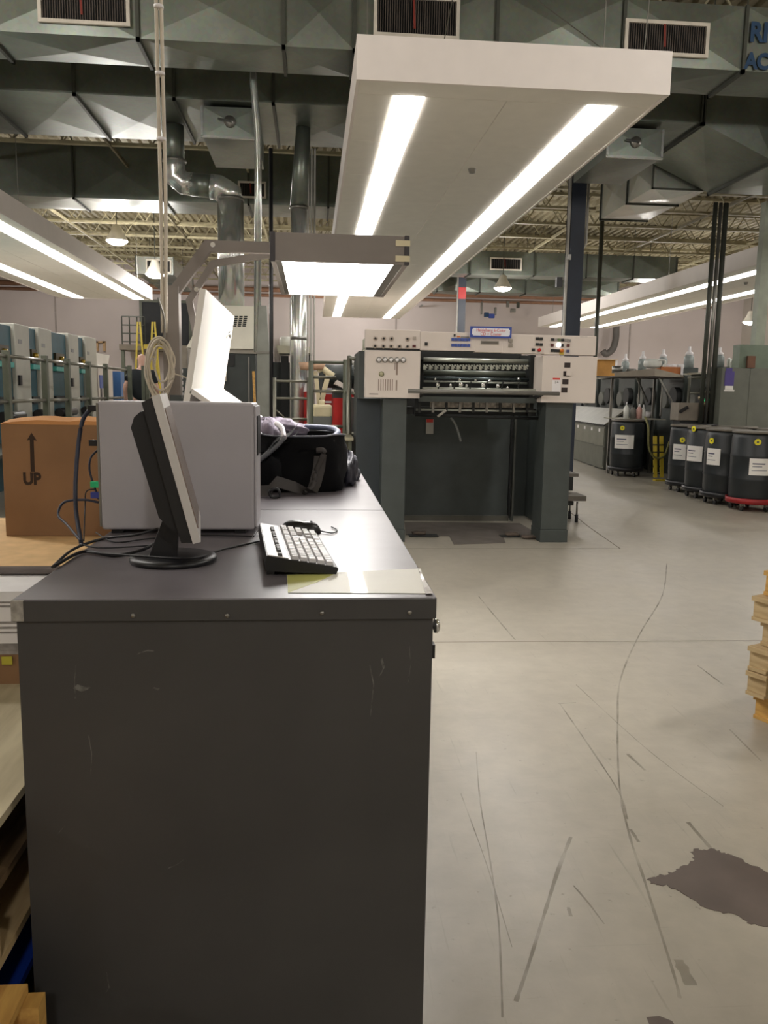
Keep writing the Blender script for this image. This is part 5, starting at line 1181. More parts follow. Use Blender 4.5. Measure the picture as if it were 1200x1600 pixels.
q8 = lambda u, v: at(u, v, 'y', 11.2)
part('bin_body', B(q8(503, 620).x, q8(521, 620).x, 11.2, 11.7, 0, q8(510, 616).z), red_m, rd); part('white_print', B(q8(508, 628).x, q8(518, 628).x, 11.19, 11.2, q8(510, 629.5).z, q8(510, 626.5).z), white_m, rd); part('bin_top', B(q8(505, 620).x, q8(521, 620).x, 11.25, 11.7, q8(510, 616).z, q8(510, 603).z), mat('pale_blue_grey', (170, 176, 186), 0.5), rd)
part('rear_label', B(q8(508, 600).x, q8(531, 600).x, 12.0, 12.1, 0, q8(510, 572).z), mat('pink_grey_sheet', (196, 176, 172), 0.6), rd)
mtr = thing('motor_unit', 'dark motor housing with grey elbow hose beside the press', 'motor', (0.4, 10.4, 0))
q9 = lambda u, v: tuple(at(u, v, 'y', 10.8))
part('housing', MB().lathe([(0, -0.2), (0.14, -0.2), (0.15, -0.15), (0.15, 0.2), (0, 0.2)], q9(528, 588), 16, axis='x'), darkcab_m, mtr)
part('elbow_hose', MB().tube([q9(520, 586), q9(528, 582), q9(536, 584), q9(545, 588)], 0.06, 10, 4), mat('grey_hose', (90, 92, 88), 0.5), mtr)
part('stand', MB().rod(q9(528, 590), (q9(528, 590)[0], 10.8, 0), 0.05, 8), darkcab_m, mtr)
bt = thing('work_bench', 'small cream topped bench between the desk and the press', 'bench', (0.3, 8.1, 0))
a, b_ = at(538, 684, 'y', 7.9), at(556, 684, 'y', 7.9)
part('bench_top', B(a.x-0.25, b_.x-0.02, 7.95, 8.7, a.z-0.03, a.z), mat('cream_bench', (178, 172, 146), 0.5), bt)
for xx in (a.x-0.22, b_.x-0.05):
    for yy in (8.0, 8.65): part('leg', B(xx-0.015, xx+0.015, yy-0.015, yy+0.015, 0, a.z-0.03), rail_m, bt)

# ------------------------------------------------------------------ teal press along the left
tp_ = thing('teal_press', 'long press with alternating teal and grey-white panels behind green rails', 'printing press', (-5.2, 12.0, 0))
x0 = -4.1
part('press_core', B(-6.3, x0-0.12, 8.0, 17.6, 0.0, 1.7), mat('teal_core', (24, 70, 84), 0.5), tp_)
yc_ = [(9.3, 10.0, 2.20), (10.72, 11.2, 1.95), (12.04, 12.64, 2.27), (13.07, 13.69, 2.29), (14.62, 15.21, 2.31), (15.66, 16.43, 2.33)]
for k, (a, b, zt_) in enumerate(yc_):
    wp = part('side_panel', B(-6.2, x0, a, b, 0.0, zt_, 0.012), tealw_m, tp_)
    part('latch', B(x0, x0+0.03, a+0.05, a+0.14, 1.42, 1.56), blk_m, wp); part('badge', B(x0, x0+0.006, a+0.12, a+0.26, 2.0, 2.06), mat('badge_grey', (140, 140, 140), 0.4), wp)
tl_ = [(8.0, 9.3, 2.2), (10.0, 10.72, 2.2), (11.2, 12.03, 2.24), (12.65, 13.06, 2.27), (13.70, 14.61, 2.29), (15.22, 15.65, 2.3)]
for k, (a, b, zt_) in enumerate(tl_):
    wp = part('teal_panel', B(-6.1, x0-0.05, a+0.004, b-0.004, 0.0, zt_-0.012, 0.006), teal_m, tp_)
    if k > 1:
        m_ = (a+b)/2; hw = (b-a)*0.36
        part('ledge', B(x0-0.05, x0+0.02, m_-hw, m_+hw, 1.66, 1.73), green_m if 0 else mat('aqua_ledge', (74, 170, 160), 0.5), wp)
        part('gear_box', B(x0-0.05, x0-0.01, m_-hw*0.7, m_+hw*0.7, 1.75, 1.95), mat('brass_dark', (70, 60, 34), 0.5), wp)
        part('brass_knob', MB().lathe([(0, 0), (0.05, 0), (0.04, 0.05), (0, 0.06)], (x0-0.01, m_, 1.86), 10, axis='x'), mat('brass', (190, 160, 70), 0.35, 0.7), wp)
        part('dark_gap', B(x0-0.049, x0-0.0, m_-hw, m_+hw, 1.16, 1.26), pressk_m, wp)
        part('lower_roller', MB().rod((x0+0.06, a+0.02, 1.0), (x0+0.06, b-0.02, 1.0), 0.07, 10), blk_m, wp)
dl = part('delivery_end', B(-6.1, x0+0.02, 16.44, 17.6, 0.0, 1.84, 0.01), pressl_m, tp_)
part('blue_strip', B(x0+0.02, x0+0.03, 16.5, 16.75, 1.4, 1.65), blue_m, dl); part('dark_slot', B(x0+0.02, x0+0.035, 16.55, 16.65, 1.15, 1.4), blk_m, dl)
part('lit_sheet', MB().prism([(16.5, 1.84), (17.7, 1.84), (17.9, 2.08), (16.45, 2.08)], 'x', -5.2, -4.2), board_m, dl)
bl = thing('blue_cabinet', 'blue and grey control console past the end of the teal press', 'console', (-4.4, 18.5, 0))
part('grey_half', B(-5.1, -4.55, 18.4, 19.0, 0, 1.76), tealw_m, bl); part('blue_half', B(-4.55, -4.1, 18.4, 19.0, 0, 1.76), mat('mid_blue', (60, 104, 160), 0.5), bl); part('dark_front', B(-5.0, -4.62, 18.36, 18.4, 0, 1.4), darkcab_m, bl)
# catwalk and rail
cw = thing('catwalk', 'raised dark walkway along the side of the teal press', 'walkway', (-3.75, 12, 0))
part('deck', B(-4.05, -3.36, 7.0, 16.3, 0.62, 0.66), angle_m, cw)
for yy in (7.1, 10.1, 13.1, 16.2):
    for xx in (-4.0, -3.42): part('post', B(xx-0.03, xx+0.03, yy-0.03, yy+0.03, 0, 0.62), rail_m, cw)
rl = thing('walkway_rail', 'olive green posts with grey tube rails along the walkway', 'handrail', (-3.4, 12, 0.66))
py_ = [8.4, 9.69, 11.04, 12.02, 13.12, 14.19, 15.77]
for yy in py_: part('post', B(-3.44, -3.37, yy-0.04, yy+0.04, 0.66, 1.80, 0.004), rail_m, rl)
for a, b in zip(py_, py_[1:]):
    for z_ in (1.74, 1.235): part('rail', MB().rod((-3.405, a+0.04, z_), (-3.405, b-0.04, z_), 0.022, 8), railt_m, rl)
gt = thing('rail_uprights', 'three olive green uprights standing just in front of the man', 'handrail', (-3.2, 15.2, 0))
a, b_ = at(199, 572, 'y', 14.9), at(227, 640, 'y', 14.9)
for xx in (a.x+0.035, b_.x-0.02, b_.x+0.05): part('gate_post', B(xx-0.03, xx+0.03, 14.88, 14.95, 0.0, a.z+0.01), rail_m, gt)
# yellow frames near
yl = thing('yellow_rack', 'yellow rail rack behind the hanging coil', 'frame', (-3.0, 18, 0))
for u in (236, 246, 268): x_ = at(u, 600, 'y', 18).x; part('upright', B(x_-0.03, x_+0.03, 18, 18.06, 0, at(u, 538, 'y', 18).z), yellow_m, yl)
part('cross_rail', B(at(225, 540, 'y', 18).x, at(270, 540, 'y', 18).x, 18, 18.06, at(236, 545, 'y', 18).z, at(236, 538, 'y', 18).z), yellow_m, yl)

# man
def skin_mesh(name, verts, edges, radii, m_, parent, root=0, sub=2):
    me = bpy.data.meshes.new(name); off = rootloc(parent)
    me.from_pydata([Vector(v)-off for v in verts], edges, []); o = bpy.data.objects.new(name, me); C.objects.link(o); o.parent = parent
    me.materials.append(m_)
    sm = o.modifiers.new('skin', 'SKIN'); sm.use_smooth_shade = True
    for i, r_ in enumerate(radii): me.skin_vertices[0].data[i].radius = (r_, r_) if not isinstance(r_, tuple) else r_
    me.skin_vertices[0].data[root].use_root = True
    sd = o.modifiers.new('sub', 'SUBSURF'); sd.levels = sub; sd.render_levels = sub
    return o
MX, MY, MZ = -3.04, 15.3, 0.28
man = thing('person', 'balding man in a dark shirt seen from behind beyond the rail', 'person', (MX, MY, MZ))
V = lambda x, y, z: (MX+x, MY+y, MZ+z)
vs = [V(0, 0, 0.95), V(0, 0, 1.15), V(0, 0.02, 1.38), V(0, 0.02, 1.47), V(0, 0.04, 1.55), V(0.0, 0.05, 1.66), V(0, 0.05, 1.74),
      V(-0.18, 0, 1.40), V(-0.29, -0.04, 1.14), V(-0.31, 0.10, 0.92), V(-0.30, 0.17, 0.86), V(0.18, 0, 1.40), V(0.26, 0.03, 1.12), V(0.22, 0.25, 0.98), V(0.20, 0.32, 0.95),
      V(-0.09, 0, 0.88), V(-0.10, 0.01, 0.48), V(-0.10, 0.0, 0.08), V(-0.10, 0.14, 0.04), V(0.09, 0, 0.88), V(0.10, 0.01, 0.48), V(0.10, 0, 0.08), V(0.10, 0.14, 0.04)]
es = [(0, 1), (1, 2), (2, 3), (3, 4), (4, 5), (5, 6), (2, 7), (7, 8), (8, 9), (9, 10), (2, 11), (11, 12), (12, 13), (13, 14), (0, 15), (15, 16), (16, 17), (17, 18), (0, 19), (19, 20), (20, 21), (21, 22)]
rs = [(0.15, 0.11), (0.14, 0.10), (0.16, 0.10), 0.06, 0.06, (0.08, 0.10), (0.06, 0.075), 0.055, 0.045, 0.035, 0.038, 0.055, 0.045, 0.035, 0.038, 0.085, 0.06, 0.045, 0.035, 0.085, 0.06, 0.045, 0.035]
skin_mesh('body', vs, es, rs, skin_m, man)
sv = [V(0, 0, 0.86), vs[1], vs[2]]+[vs[7], V(-0.255, -0.02, 1.23), vs[11], V(0.24, 0.02, 1.20), V(0, 0.02, 1.45)]
skin_mesh('shirt', sv, [(0, 1), (1, 2), (2, 3), (3, 4), (2, 5), (5, 6), (2, 7)], [(0.20, 0.155), (0.19, 0.145), (0.205, 0.135), 0.08, 0.07, 0.08, 0.07, 0.07], shirt_m, man)
skin_mesh('trousers', [V(0, 0, 1.0), vs[15], vs[16], vs[17], vs[19], vs[20], vs[21]], [(0, 1), (1, 2), (2, 3), (0, 4), (4, 5), (5, 6)], [(0.17, 0.125), 0.10, 0.078, 0.065, 0.10, 0.078, 0.065], jean_m, man)
for sx_ in (-0.1, 0.1): part('shoe', B(MX+sx_-0.05, MX+sx_+0.05, MY-0.08, MY+0.2, MZ, MZ+0.09, 0.03), blk_m, man)
part('ear', MB().lathe([(0, -0.01), (0.025, 0), (0, 0.01)], V(-0.085, 0.06, 1.65), 8, axis='x'), skin_m, man); part('ear', MB().lathe([(0, -0.01), (0.025, 0), (0, 0.01)], V(0.085, 0.06, 1.65), 8, axis='x'), skin_m, man)
solo('step_platform', B(-3.30, -2.6, 14.96, 16.2, 0.0, MZ), angle_m, 'dark low platform the man stands on', 'platform')

# ------------------------------------------------------------------ drums on dollies
def dolly(x, y, m_, label, group='drum dollies'):
    t = thing('drum_dolly', label, 'dolly', (x, y, 0), group)
    part('tray', MB().lathe([(0.0, 0.095), (0.30, 0.095), (0.315, 0.10), (0.315, 0.165), (0.300, 0.165), (0.300, 0.112), (0, 0.112)], (x, y, 0), 32), m_, t)
    for k in range(5):
        g_ = -PI/2+2*PI*k/5+0.3; cx_, cy_ = x+0.24*math.cos(g_), y+0.24*math.sin(g_)
        cs = part('caster', B(cx_-0.02, cx_+0.02, cy_-0.02, cy_+0.02, 0.055, 0.094), steel_m, t); part('wheel', MB().rod((cx_-0.014, cy_, 0.035), (cx_+0.014, cy_, 0.035), 0.035, 12), blk_m, cs)
    return t
def drum(x, y, label, lab=None, stk=None, group='black drums', rim=rim_m, z0=0.113):
    t = thing('drum', label, 'drum', (x, y, z0), group)
    pf = [(0, 0), (0.255, 0), (0.275, 0.02), (0.283, 0.06), (0.288, 0.27), (0.294, 0.285), (0.288, 0.30), (0.288, 0.56), (0.294, 0.575), (0.288, 0.59), (0.284, 0.80), (0.270, 0.845), (0.255, 0.86), (0.24, 0.862), (0.235, 0.84), (0, 0.838)]
    part('barrel', MB().lathe(pf, (x, y, z0), 40), drum_m, t)
    part('top_rim', MB().lathe([(0.245, 0.862), (0.285, 0.862), (0.292, 0.872), (0.285, 0.888), (0.245, 0.888)], (x, y, z0), 40), rim, t)
    part('bung', MB().lathe([(0, 0.838), (0.035, 0.838), (0.035, 0.87), (0, 0.87)], (x+0.12, y, z0), 12), blk_m, t)
    base = math.atan2(-y, -x)
    def patch(name, a0, a1, z_0, z_1, m2, r_=0.2905):
        mb = MB(); n_ = 8
        for i in range(n_+1):
            a_ = base+a0+(a1-a0)*i/n_
            for zz_ in (z_0, z_1): mb.v.append((x+r_*math.cos(a_), y+r_*math.sin(a_), z0+zz_))
        mb.f = [(2*i, 2*i+2, 2*i+3, 2*i+1) for i in range(n_)]; mb.sm = [True]*n_
        return part(name, mb, m2, t)
    if lab:
        u0, v0, u1, v1 = lab; cu = 600  # offsets given as fractions of the visible half width, and heights
        patch('paper_label', u0, u1, v0, v1, label_m, 0.2955)
        patch('label_heading', u0+(u1-u0)*0.12, u0+(u1-u0)*0.62, v1-(v1-v0)*0.35, v1-(v1-v0)*0.28, ink_m, 0.2962); patch('label_line', u0+(u1-u0)*0.12, u0+(u1-u0)*0.5, v1-(v1-v0)*0.5, v1-(v1-v0)*0.46, ink_m, 0.2962)
        patch('label_line', u0+(u1-u0)*0.1, u0+(u1-u0)*0.7, v1-(v1-v0)*0.72, v1-(v1-v0)*0.69, ink_m, 0.2962)
    if stk:
        a_ = base+stk[0]; c_ = Vector((x+0.2885*math.cos(a_), y+0.2885*math.sin(a_), z0+stk[1])); nd = Vector((math.cos(a_), math.sin(a_), 0))
        part('round_sticker', MB().rod(c_, c_+nd*0.006, 0.04, 16), sticker_m, t); part('sticker_mark', MB().rod(c_+nd*0.0062, c_+nd*0.0068, 0.014, 8), pressd_m, t)
    return t
def place(u, v, ur, lab_px, st_px, y_c, label, dlab, dm=blk_m, dd=True):
    # centre from its silhouette in the photograph, labels from their pixels on the front
    x = at(u, v, 'y', y_c).x; x = x
    r_ = 0.29; base = math.atan2(-y_c, -x)
    def ang(uu, vv):
        q_ = at(uu, vv, 'y', y_c); off = (q_.x-x); s_ = max(-0.98, min(0.98, off/r_*1.03*math.cos(math.atan2(x, y_c)))); return math.asin(s_)
    zz = lambda vv, uu: at(uu, vv, 'y', y_c-0.28).z-0.113
    lab = None
    if lab_px: u0, v0, u1, v1 = lab_px; lab = (ang(u0, v1), zz(v1, u0), ang(u1, v1), zz(v0, u1))
    st_ = (ang(*st_px), zz(st_px[1], st_px[0])) if st_px else None
    drum(x, y_c, label, lab, st_)
    if dd: dolly(x, y_c, dm, dlab)
    return x
place(979, 700, 0, (961, 680, 989, 701), (973, 669), 14.35, 'black drum with white label standing alone by the low cabinets', 'black dolly under the drum standing alone')
drum(6.02, 15.1, 'black drum tucked behind the lone labelled drum')
place(1077, 700, 0, (1052, 695, 1073, 719), (1067, 688), 12.0, 'farthest black drum in the row of four by the aisle', 'black dolly under the farthest drum of the row')
place(1106, 700, 0, (1074, 698, 1097, 722), (1085, 671), 11.25, 'second farthest black drum in the row by the aisle', 'black dolly under the second farthest drum of the row')
place(1137, 700, 0, (1105, 702, 1125, 728), (1113, 690), 10.6, 'second nearest black drum in the row, label near its edge', 'black dolly under the second nearest drum of the row')
place(1179, 720, 0, (1170, 717, 1205, 743), (1184, 691), 10.0, 'nearest black drum in the row, on the red dolly', 'red dolly under the nearest drum', mat('red_dolly', (150, 30, 32), 0.5))
for x_, y_, lb in ((6.1, 12.6, 'black drum behind the farthest drum of the row, dark rim'), (6.25, 11.7, 'second black drum in the rear row against the grey cabinet'), (6.42, 10.85, 'third black drum in the rear row, lighter rim'), (6.35, 9.6, 'black drum cut by the picture edge')):
    drum(x_, y_, lb, rim=blk_m if y_ > 12.2 else rim_m); dolly(x_, y_, blk_m, 'black dolly under the '+lb)
# things on the lone drum
tb2 = thing('bottle_tray', 'grey board across the drum tops carrying bottles', 'board', (5.7, 14.5, 1.0))
part('board', B(5.45, 6.3, 14.3, 15.1, 1.003, 1.018), mat('grey_board', (150, 146, 132), 0.6), tb2)
def bottle(u, v0, v1, y, r_, m_, label, cap=white_m, group=None, nk=0.35):
    a = at(u, v1, 'y', y); b = at(u, v0, 'y', y); h_ = b.z-a.z
    t = thing('bottle', label, 'bottle', tuple(a), group)
    part('bottle_body', MB().lathe([(0, 0), (r_, 0), (r_, h_*0.62), (r_*nk, h_*0.8), (0, h_*0.8)], tuple(a), 16), m_, t)
    part('bottle_cap', MB().lathe([(0, h_*0.8), (r_*nk*0.9, h_*0.8), (r_*nk*0.6, h_), (0, h_)], tuple(a), 10), cap, t)
    return t
def bot2(u, v0, r_, m_, label, z=1.0185, y=14.45, **k):
    a = at(u, v0, 'y', y); b = Vector((a.x, y, z)); h_ = a.z-z
    t = thing('bottle', label, 'bottle', tuple(b), k.get('group'))
    nk = k.get('nk', 0.35); cap = k.get('cap', white_m)
    part('bottle_body', MB().lathe([(0, 0), (r_, 0), (r_, h_*0.62), (r_*nk, h_*0.8), (0, h_*0.8)], tuple(b), 16), m_, t)
    part('bottle_cap', MB().lathe([(0, h_*0.8), (r_*nk*0.9, h_*0.8), (r_*nk*0.6, h_), (0, h_)], tuple(b), 10), cap, t)
    return t
bot2(979.5, 628, 0.05, bottle_m, 'white nozzle bottle on the drum top')
bot2(990, 632, 0.05, mat('grey_bottle', (120, 116, 108), 0.5), 'grey bottle between the white and the red labelled bottles', cap=blk_m)
bot2(999.5, 631, 0.05, mat('pinkish_bottle', (206, 160, 150), 0.5), 'white bottle with faded red print on the drum top', nk=0.5)
bot2(1006, 632, 0.035, bottle_m, 'slim white bottle at the end of the drum top group', nk=0.5)
p = at(1005, 633, 'y', 14.9); solo('paper_roll', MB().rod((p.x, 14.95, 1.0185+0.06), (p.x+0.2, 14.95, 1.0185+0.06), 0.058, 14), white_m, 'white paper roll lying behind the bottles', 'paper roll')

# yellow hand truck between the drums
yt = thing('hand_truck', 'yellow hand truck leaning between the drums, with hose over it', 'hand truck', (6.1, 13.6, 0))
for u in (1026, 1036):
    a = at(u, 683, 'y', 13.55); part('side_rail', MB().bar((a.x, 13.5, 0.05), (a.x, 13.62, at(u, 682, 'y', 13.5).z), 0.06, 0.03), yellow_m, yt)
a0, a1 = at(1023, 700, 'y', 13.5).x, at(1041, 700, 'y', 13.5).x
for k in range(5): part('cross_bar', MB().rod((a0, 13.52+0.015*k, 0.12+k*0.12), (a1, 13.52+0.015*k, 0.12+k*0.12), 0.012, 6), pressk_m, yt)
part('toe_plate', B(a0, a1, 13.38, 13.5, 0.0, 0.03), yellow_m, yt)
solo('hose', MB().tube([tuple(at(1008, 652, 'y', 13.6)), tuple(at(1013, 668, 'y', 13.45)), tuple(at(1014, 700, 'y', 13.4)), tuple(at(1024, 715, 'y', 13.38)), tuple(at(1038, 712, 'y', 13.4)), tuple(at(1046, 690, 'y', 13.5))], 0.018, 8, 6), mat('olive_hose', (112, 108, 60), 0.5), 'olive hose drooping over the yellow hand truck', 'hose')

# ------------------------------------------------------------------ press and cabinets on the right
rp = thing('side_press', 'dark green-grey press running back behind the drums and cabinets', 'printing press', (7.3, 16.0, 0))
XR_ = 6.55
for k in range(6):
    y0 = 13.0+k*1.12
    un = part('printing_unit', B(XR_, 8.9, y0+0.1, y0+1.0, 0.0, 1.80, 0.02), mat('unit_dark', (60, 66, 62), 0.5), rp)
    part('cylinder', MB().rod((XR_-0.10, y0+0.3, 1.42), (XR_+0.1, y0+0.3, 1.42), 0.17, 16), pressk_m, un); part('cylinder', MB().rod((XR_-0.07, y0+0.75, 1.36), (XR_+0.1, y0+0.75, 1.36), 0.15, 16), mat('gear_grey', (96, 98, 90), 0.5), un)
    part('top_ledge', B(XR_-0.06, XR_+0.4, y0+0.12, y0+0.98, 1.80, 1.83), mat('ledge_pale', (166, 162, 146), 0.5), un)
part('lower_skirt', B(XR_+0.02, 8.8, 13.08, 19.7, 0.0, 1.0), pressd_m, rp)
for k, u in enumerate((978, 1005, 1037, 1078, 1125)):
    y = [18.1, 16.8, 15.6, 14.5, 13.4][k]; zb_ = 1.831
    a = at(u, [553, 549, 546, 541.5, 543][k], 'y', y); xj = a.x; h_ = max(0.2, a.z-zb_)
    t = thing('solvent_bottle', 'white capped bottle on a press unit %s' % ['nearest the brown carton', 'beside the white jug', 'behind the orange box', 'behind the three pipes', 'by the purple sign'][k], 'bottle', (xj, y, zb_), 'capped bottles on the side press')
    part('stand', B(xj-0.14, xj+0.14, y-0.1, y+0.1, zb_, zb_+h_*0.22), pressd_m, t)
    part('bottle_body', MB().lathe([(0, h_*0.22), (0.085, h_*0.22), (0.085, h_*0.62), (0.045, h_*0.72), (0, h_*0.72)], (xj, y, zb_), 16), mat('clear_grey_bottle', (150, 158, 156), 0.3), t)
    part('bottle_cap', MB().lathe([(0, h_*0.66), (0.068, h_*0.70), (0.062, h_*0.78), (0.028, h_*0.84), (0.024, h_), (0, h_)], (xj, y, zb_), 14), white_m, t)
# low cabinets in a row
yy = 15.0; names = ['nearest the drums', 'second from the drums', 'third from the drums', 'fourth from the drums', 'fifth from the drums', 'sixth from the drums', 'farthest, by the press step']
for k in range(7):
    y0 = 15.45+k*0.62
    XL_ = 5.62+k*0.06
    t = thing('low_cabinet', 'grey-green low cabinet with sloping glass lid, '+names[k], 'cabinet', (XL_, y0, 0), 'row of low cabinets')
    part('body', B(XL_, XL_+0.44, y0, y0+0.60, 0.02, 0.84), cabr_m, t); part('toe_kick', B(XL_+0.03, XL_+0.42, y0+0.02, y0+0.58, 0, 0.02), pressk_m, t)
    part('upper_door', B(XL_-0.012, XL_, y0+0.03, y0+0.57, 0.46, 0.80), mat('door_grey', (120, 120, 108), 0.5), t); part('lower_door', B(XL_-0.012, XL_, y0+0.03, y0+0.57, 0.06, 0.43), cabr_m, t)
    part('sloping_lid', MB().prism([(XL_-0.02, 0.86), (XL_-0.0, 0.84), (XL_+0.42, 1.14), (XL_+0.40, 1.17)], 'y', y0+0.04, y0+0.56), mat('lid_pale', (124, 121, 108), 0.5), t)
    part('lid_back', B(XL_+0.40, XL_+0.44, y0+0.02, y0+0.58, 0.84, 1.15), cabr_m, t)
    part('hinge_bar', B(XL_-0.03, XL_-0.012, y0+0.02, y0+0.58, 0.84, 0.865), pressk_m, t); part('tag', B(XL_-0.016, XL_-0.012, y0+0.25, y0+0.33, 0.72, 0.78), white_m, t)
# shelf with brackets
sh2 = thing('shelf', 'grey sloped shelf tray on steel struts above the low cabinets', 'shelf', (5.8, 14.0, 1.75))
q = lambda u, v, y=14.0: at(u, v, 'y', y)
part('tray_front', MB().prism([(q(961, 588).x, q(961, 588.5).z), (q(1023, 588).x, q(1023, 588).z), (q(1023, 576).x, q(1023, 575.5).z), (q(961, 583).x, q(961, 582).z)], 'y', 14.0, 14.03), mat('tray_grey', (150, 140, 126), 0.5), sh2)
part('tray_end', MB().prism([(q(1023, 588).x, q(1023, 588).z), (q(1070, 588).x, q(1070, 590).z), (q(1066, 584).x, q(1066, 586).z), (q(1023, 576).x, q(1023, 575.5).z)], 'y', 14.0, 14.03), mat('tray_grey_light', (168, 158, 142), 0.5), sh2)
part('tray_floor', B(q(961, 588).x, q(1070, 588).x, 14.03, 14.9, q(1000, 590).z, q(1000, 588).z), mat('tray_under', (70, 60, 56), 0.6), sh2)
for u0, v0, u1, v1 in ((1030, 590, 1057, 640), (995, 590, 1012, 628), (1035, 600, 1032, 650), (1000, 590, 998, 630)): part('strut', MB().bar(tuple(q(u0, v0, 14.1)), tuple(q(u1, v1, 13.95 if v1 > 630 else 14.5)), 0.025, 0.025), steel_m, sh2)
for xx in (5.45, 6.25): part('leg', B(xx, xx+0.04, 14.8, 14.84, 0, q(1000, 590).z), steel_m, sh2)
cbx = thing('carton', 'open orange-brown carton beside the press end', 'box', (5.4, 14.9, 1.7)); a, b_ = q(928, 562, 20.3), q(960, 588, 20.3)
part('carton_body', B(a.x, b_.x, 20.3, 20.9, b_.z, a.z), mat('orange_card', (190, 138, 70), 0.8), cbx); part('carton_flap', B(a.x, b_.x+0.05, 20.25, 20.95, a.z, a.z+0.02), mat('pale_card', (220, 200, 170), 0.8), cbx)
part('carton_corner', B(b_.x+0.002, b_.x+0.06, 20.3, 20.9, b_.z+0.05, a.z-0.002), white_m, cbx)
solo('dark_cabinet', B(a.x-0.3, b_.x+0.1, 20.2, 21.0, 0, b_.z-0.003).box(a.x-0.1, b_.x+0.3, 20.1, 20.2, 0, b_.z-0.35), mat('slate_cabinet', (64, 68, 70), 0.6), 'slate cabinet carrying the orange-brown carton', 'cabinet')
ob = thing('orange_box', 'torn orange box with white edges in the shelf tray', 'box', (6.6, 15, 1.8)); a, b_ = q(1033, 573, 14.2), q(1063, 585, 14.2)
part('box_body', B(a.x, b_.x, 14.2, 14.4, b_.z-0.02, a.z), mat('orange_box', (196, 124, 74), 0.8), ob); part('box_edge', B(b_.x, b_.x+0.04, 14.18, 14.4, b_.z-0.02, a.z+0.05), white_m, ob)
for k in range(3): part('crumpled_paper', blob(MB(), (a.x+0.12+k*0.13, 14.27, a.z+0.01), (0.06, 0.06, 0.035), k+40, 0.3, 12, 8), white_m, ob)
jg = thing('jug', 'cream jug lying on its side in the shelf tray', 'jug', tuple(q(1020, 570, 14.2)))
pz = q(1020, 576, 14.2); part('jug_body', blob(MB(), (pz.x, 14.22, pz.z+0.09), (0.15, 0.12, 0.085), 31, 0.02, 18, 12, 0.7), bottle_m, jg); part('jug_handle', MB().tube([(pz.x+0.06, 14.09, pz.z+0.15), (pz.x+0.17, 14.09, pz.z+0.13), (pz.x+0.16, 14.09, pz.z+0.03)], 0.02, 8, 5), bottle_m, jg)
for u, m_, lb in ((964, steel_m, 'grey tin at the end of the shelf tray'), (1012-26, steel_m, 'flat steel tin lying in the shelf tray')):
    p = q(u, 583 if u < 970 else 581, 14.2); solo('tin', MB().lathe([(0, 0), (0.09, 0), (0.09, 0.12 if u < 970 else 0.05), (0, 0.12 if u < 970 else 0.05)], (p.x, 14.2, p.z), 16), m_, lb, 'tin')
for u in (948, 955): a = q(u, 607, 19.97); solo('yellow_post', MB().rod((a.x, 19.95, 0.0), (a.x, 19.95, a.z), 0.05, 10), mat('ochre', (188, 150, 60), 0.5), ('left' if u < 950 else 'right')+' ochre round post beside the slate cabinet', 'post', 'ochre posts')
# wash-up tank box
wb = thing('wash_tank', 'taupe metal tank box with taps behind the row of drums', 'tank', (6.4, 13.0, 0)); q = lambda u, v, y=12.93: at(u, v, 'y', y)
a, b_ = q(1062, 629), q(1123, 658)
part('tank', B(a.x, b_.x, 12.95, 13.26, b_.z, a.z, 0.01), mat('taupe_tank', (122, 114, 102), 0.5), wb); part('stand', B(a.x+0.05, b_.x-0.05, 12.98, 13.24, 0, b_.z), pressk_m, wb)
part('green_bottle', B(q(1107, 620).x, q(1118, 620).x, 13.0, 13.1, a.z+0.0, q(1107, 623).z, 0.01), green_m, wb)
for u, v in ((1094, 622), (1100, 631), (1104, 634)): part('tap', MB().lathe([(0, -0.03), (0.03, -0.02), (0.035, 0.02), (0, 0.04)], tuple(q(u, v, 12.93)), 10), mat('brass_pale', (176, 160, 130), 0.3, 0.6), wb)
part('tap_pipe', MB().tube([tuple(q(1094, 628)), tuple(q(1098, 615)), tuple(q(1108, 612)), tuple(q(1114, 620))], 0.016, 8, 5), mat('hose_grey_green', (150, 156, 130), 0.5), wb)
part('black_clamp', MB().bar(tuple(q(1062, 644, 12.92)), tuple(q(1075, 636, 12.92)), 0.05, 0.03), blk_m, wb)
rf = thing('guard_rail', 'pale tubular guard rail frame before the side press', 'handrail', (6.8, 13.1, 0)); q = lambda u, v, y=13.34: at(u, v, 'y', y)
for v in (590, 614): part('rail', MB().rod(tuple(q(1075, v)), tuple(q(1131, v-0.5)), 0.018, 8), railt_m, rf)
for u in (1078, 1129): a = q(u, 588); part('post', MB().rod((a.x, 13.34, 0), tuple(a), 0.022, 8), railt_m, rf)
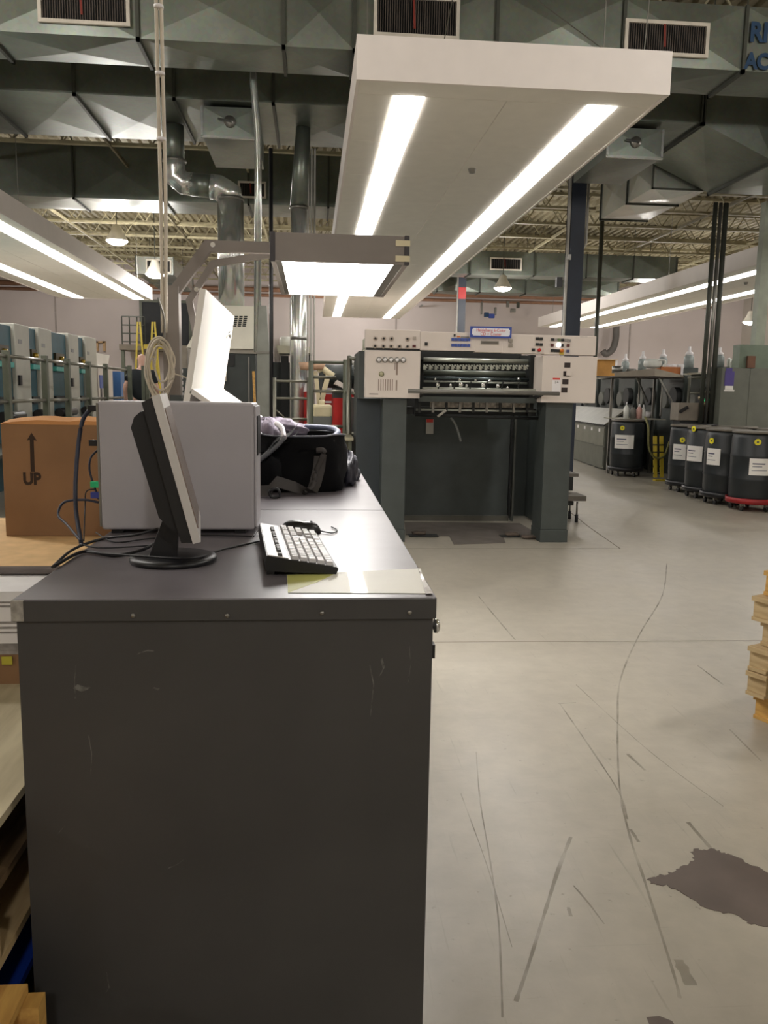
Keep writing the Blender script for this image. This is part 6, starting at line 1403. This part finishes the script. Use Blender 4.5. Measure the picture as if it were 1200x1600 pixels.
# big cabinet at the edge
bc = thing('electrical_cabinet', 'tall grey-green electrical cabinet by the drum row', 'cabinet', (7.6, 12.6, 0)); q = lambda u, v, y=12.7: at(u, v, 'y', y)
a = q(1129, 575); b_ = q(1173, 573)
part('door', B(a.x, b_.x-0.003, 12.7, 12.74, 0.05, a.z), cabr_m, bc); part('door', B(b_.x+0.003, b_.x+0.9, 12.7, 12.74, 0.05, a.z), cabr_m, bc)
part('carcass', B(a.x, b_.x+0.9, 12.74, 13.0, 0.0, a.z+0.01), cabr_m, bc)
F('purple_sign', 1133, 580, 1146, 603, 0.006, purple_m, 12.70, bc, label='purple sign'); F('purple_sign_tip', 1134.5, 575, 1144, 580.5, 0.006, purple_m, 12.70, bc); F('sign_foot', 1133, 602, 1145, 609, 0.005, label_m, 12.70, bc); F('sign_bar', 1131, 609, 1147, 611.5, 0.008, label_m, 12.70, bc)
bx2 = thing('duct_hood', 'grey-green metal hood with a square duct rising from the tall cabinet', 'hood', (7.4, 12.85, 1.95)); zt_ = a.z+0.011
a, b_ = q(1160, 538), q(1200, 570)
part('hood_box', B(a.x, a.x+0.9, 12.76, 12.98, zt_, q(1160, 538).z), mat('hood_green', (112, 124, 108), 0.5, 0.2), bx2)
part('riser', B(q(1188, 500).x, q(1203, 500).x, 12.8, 12.95, q(1160, 538).z, 4.45), mat('riser_green', (150, 156, 140), 0.5, 0.2), bx2)
solo('brown_carton', B(q(1169, 560, 12.7).x, q(1181, 560, 12.7).x, 12.705, 12.75, zt_, q(1169, 556, 12.7).z), mat('brown_red_card', (110, 78, 60), 0.8), 'small brown carton on the tall cabinet edge', 'box')
for u, lb in ((1139, 'left white canister near the tall cabinet'), (1146, 'right white canister near the tall cabinet')):
    p = at(u, 567, 'y', 13.5); solo('canister', MB().lathe([(0, 0), (0.035, 0), (0.035, p.z-1.831+0.0), (0.045, p.z-1.831+0.05), (0, p.z-1.831+0.09)], (p.x, 13.5, 1.831), 12), bottle_m, lb, 'canister')
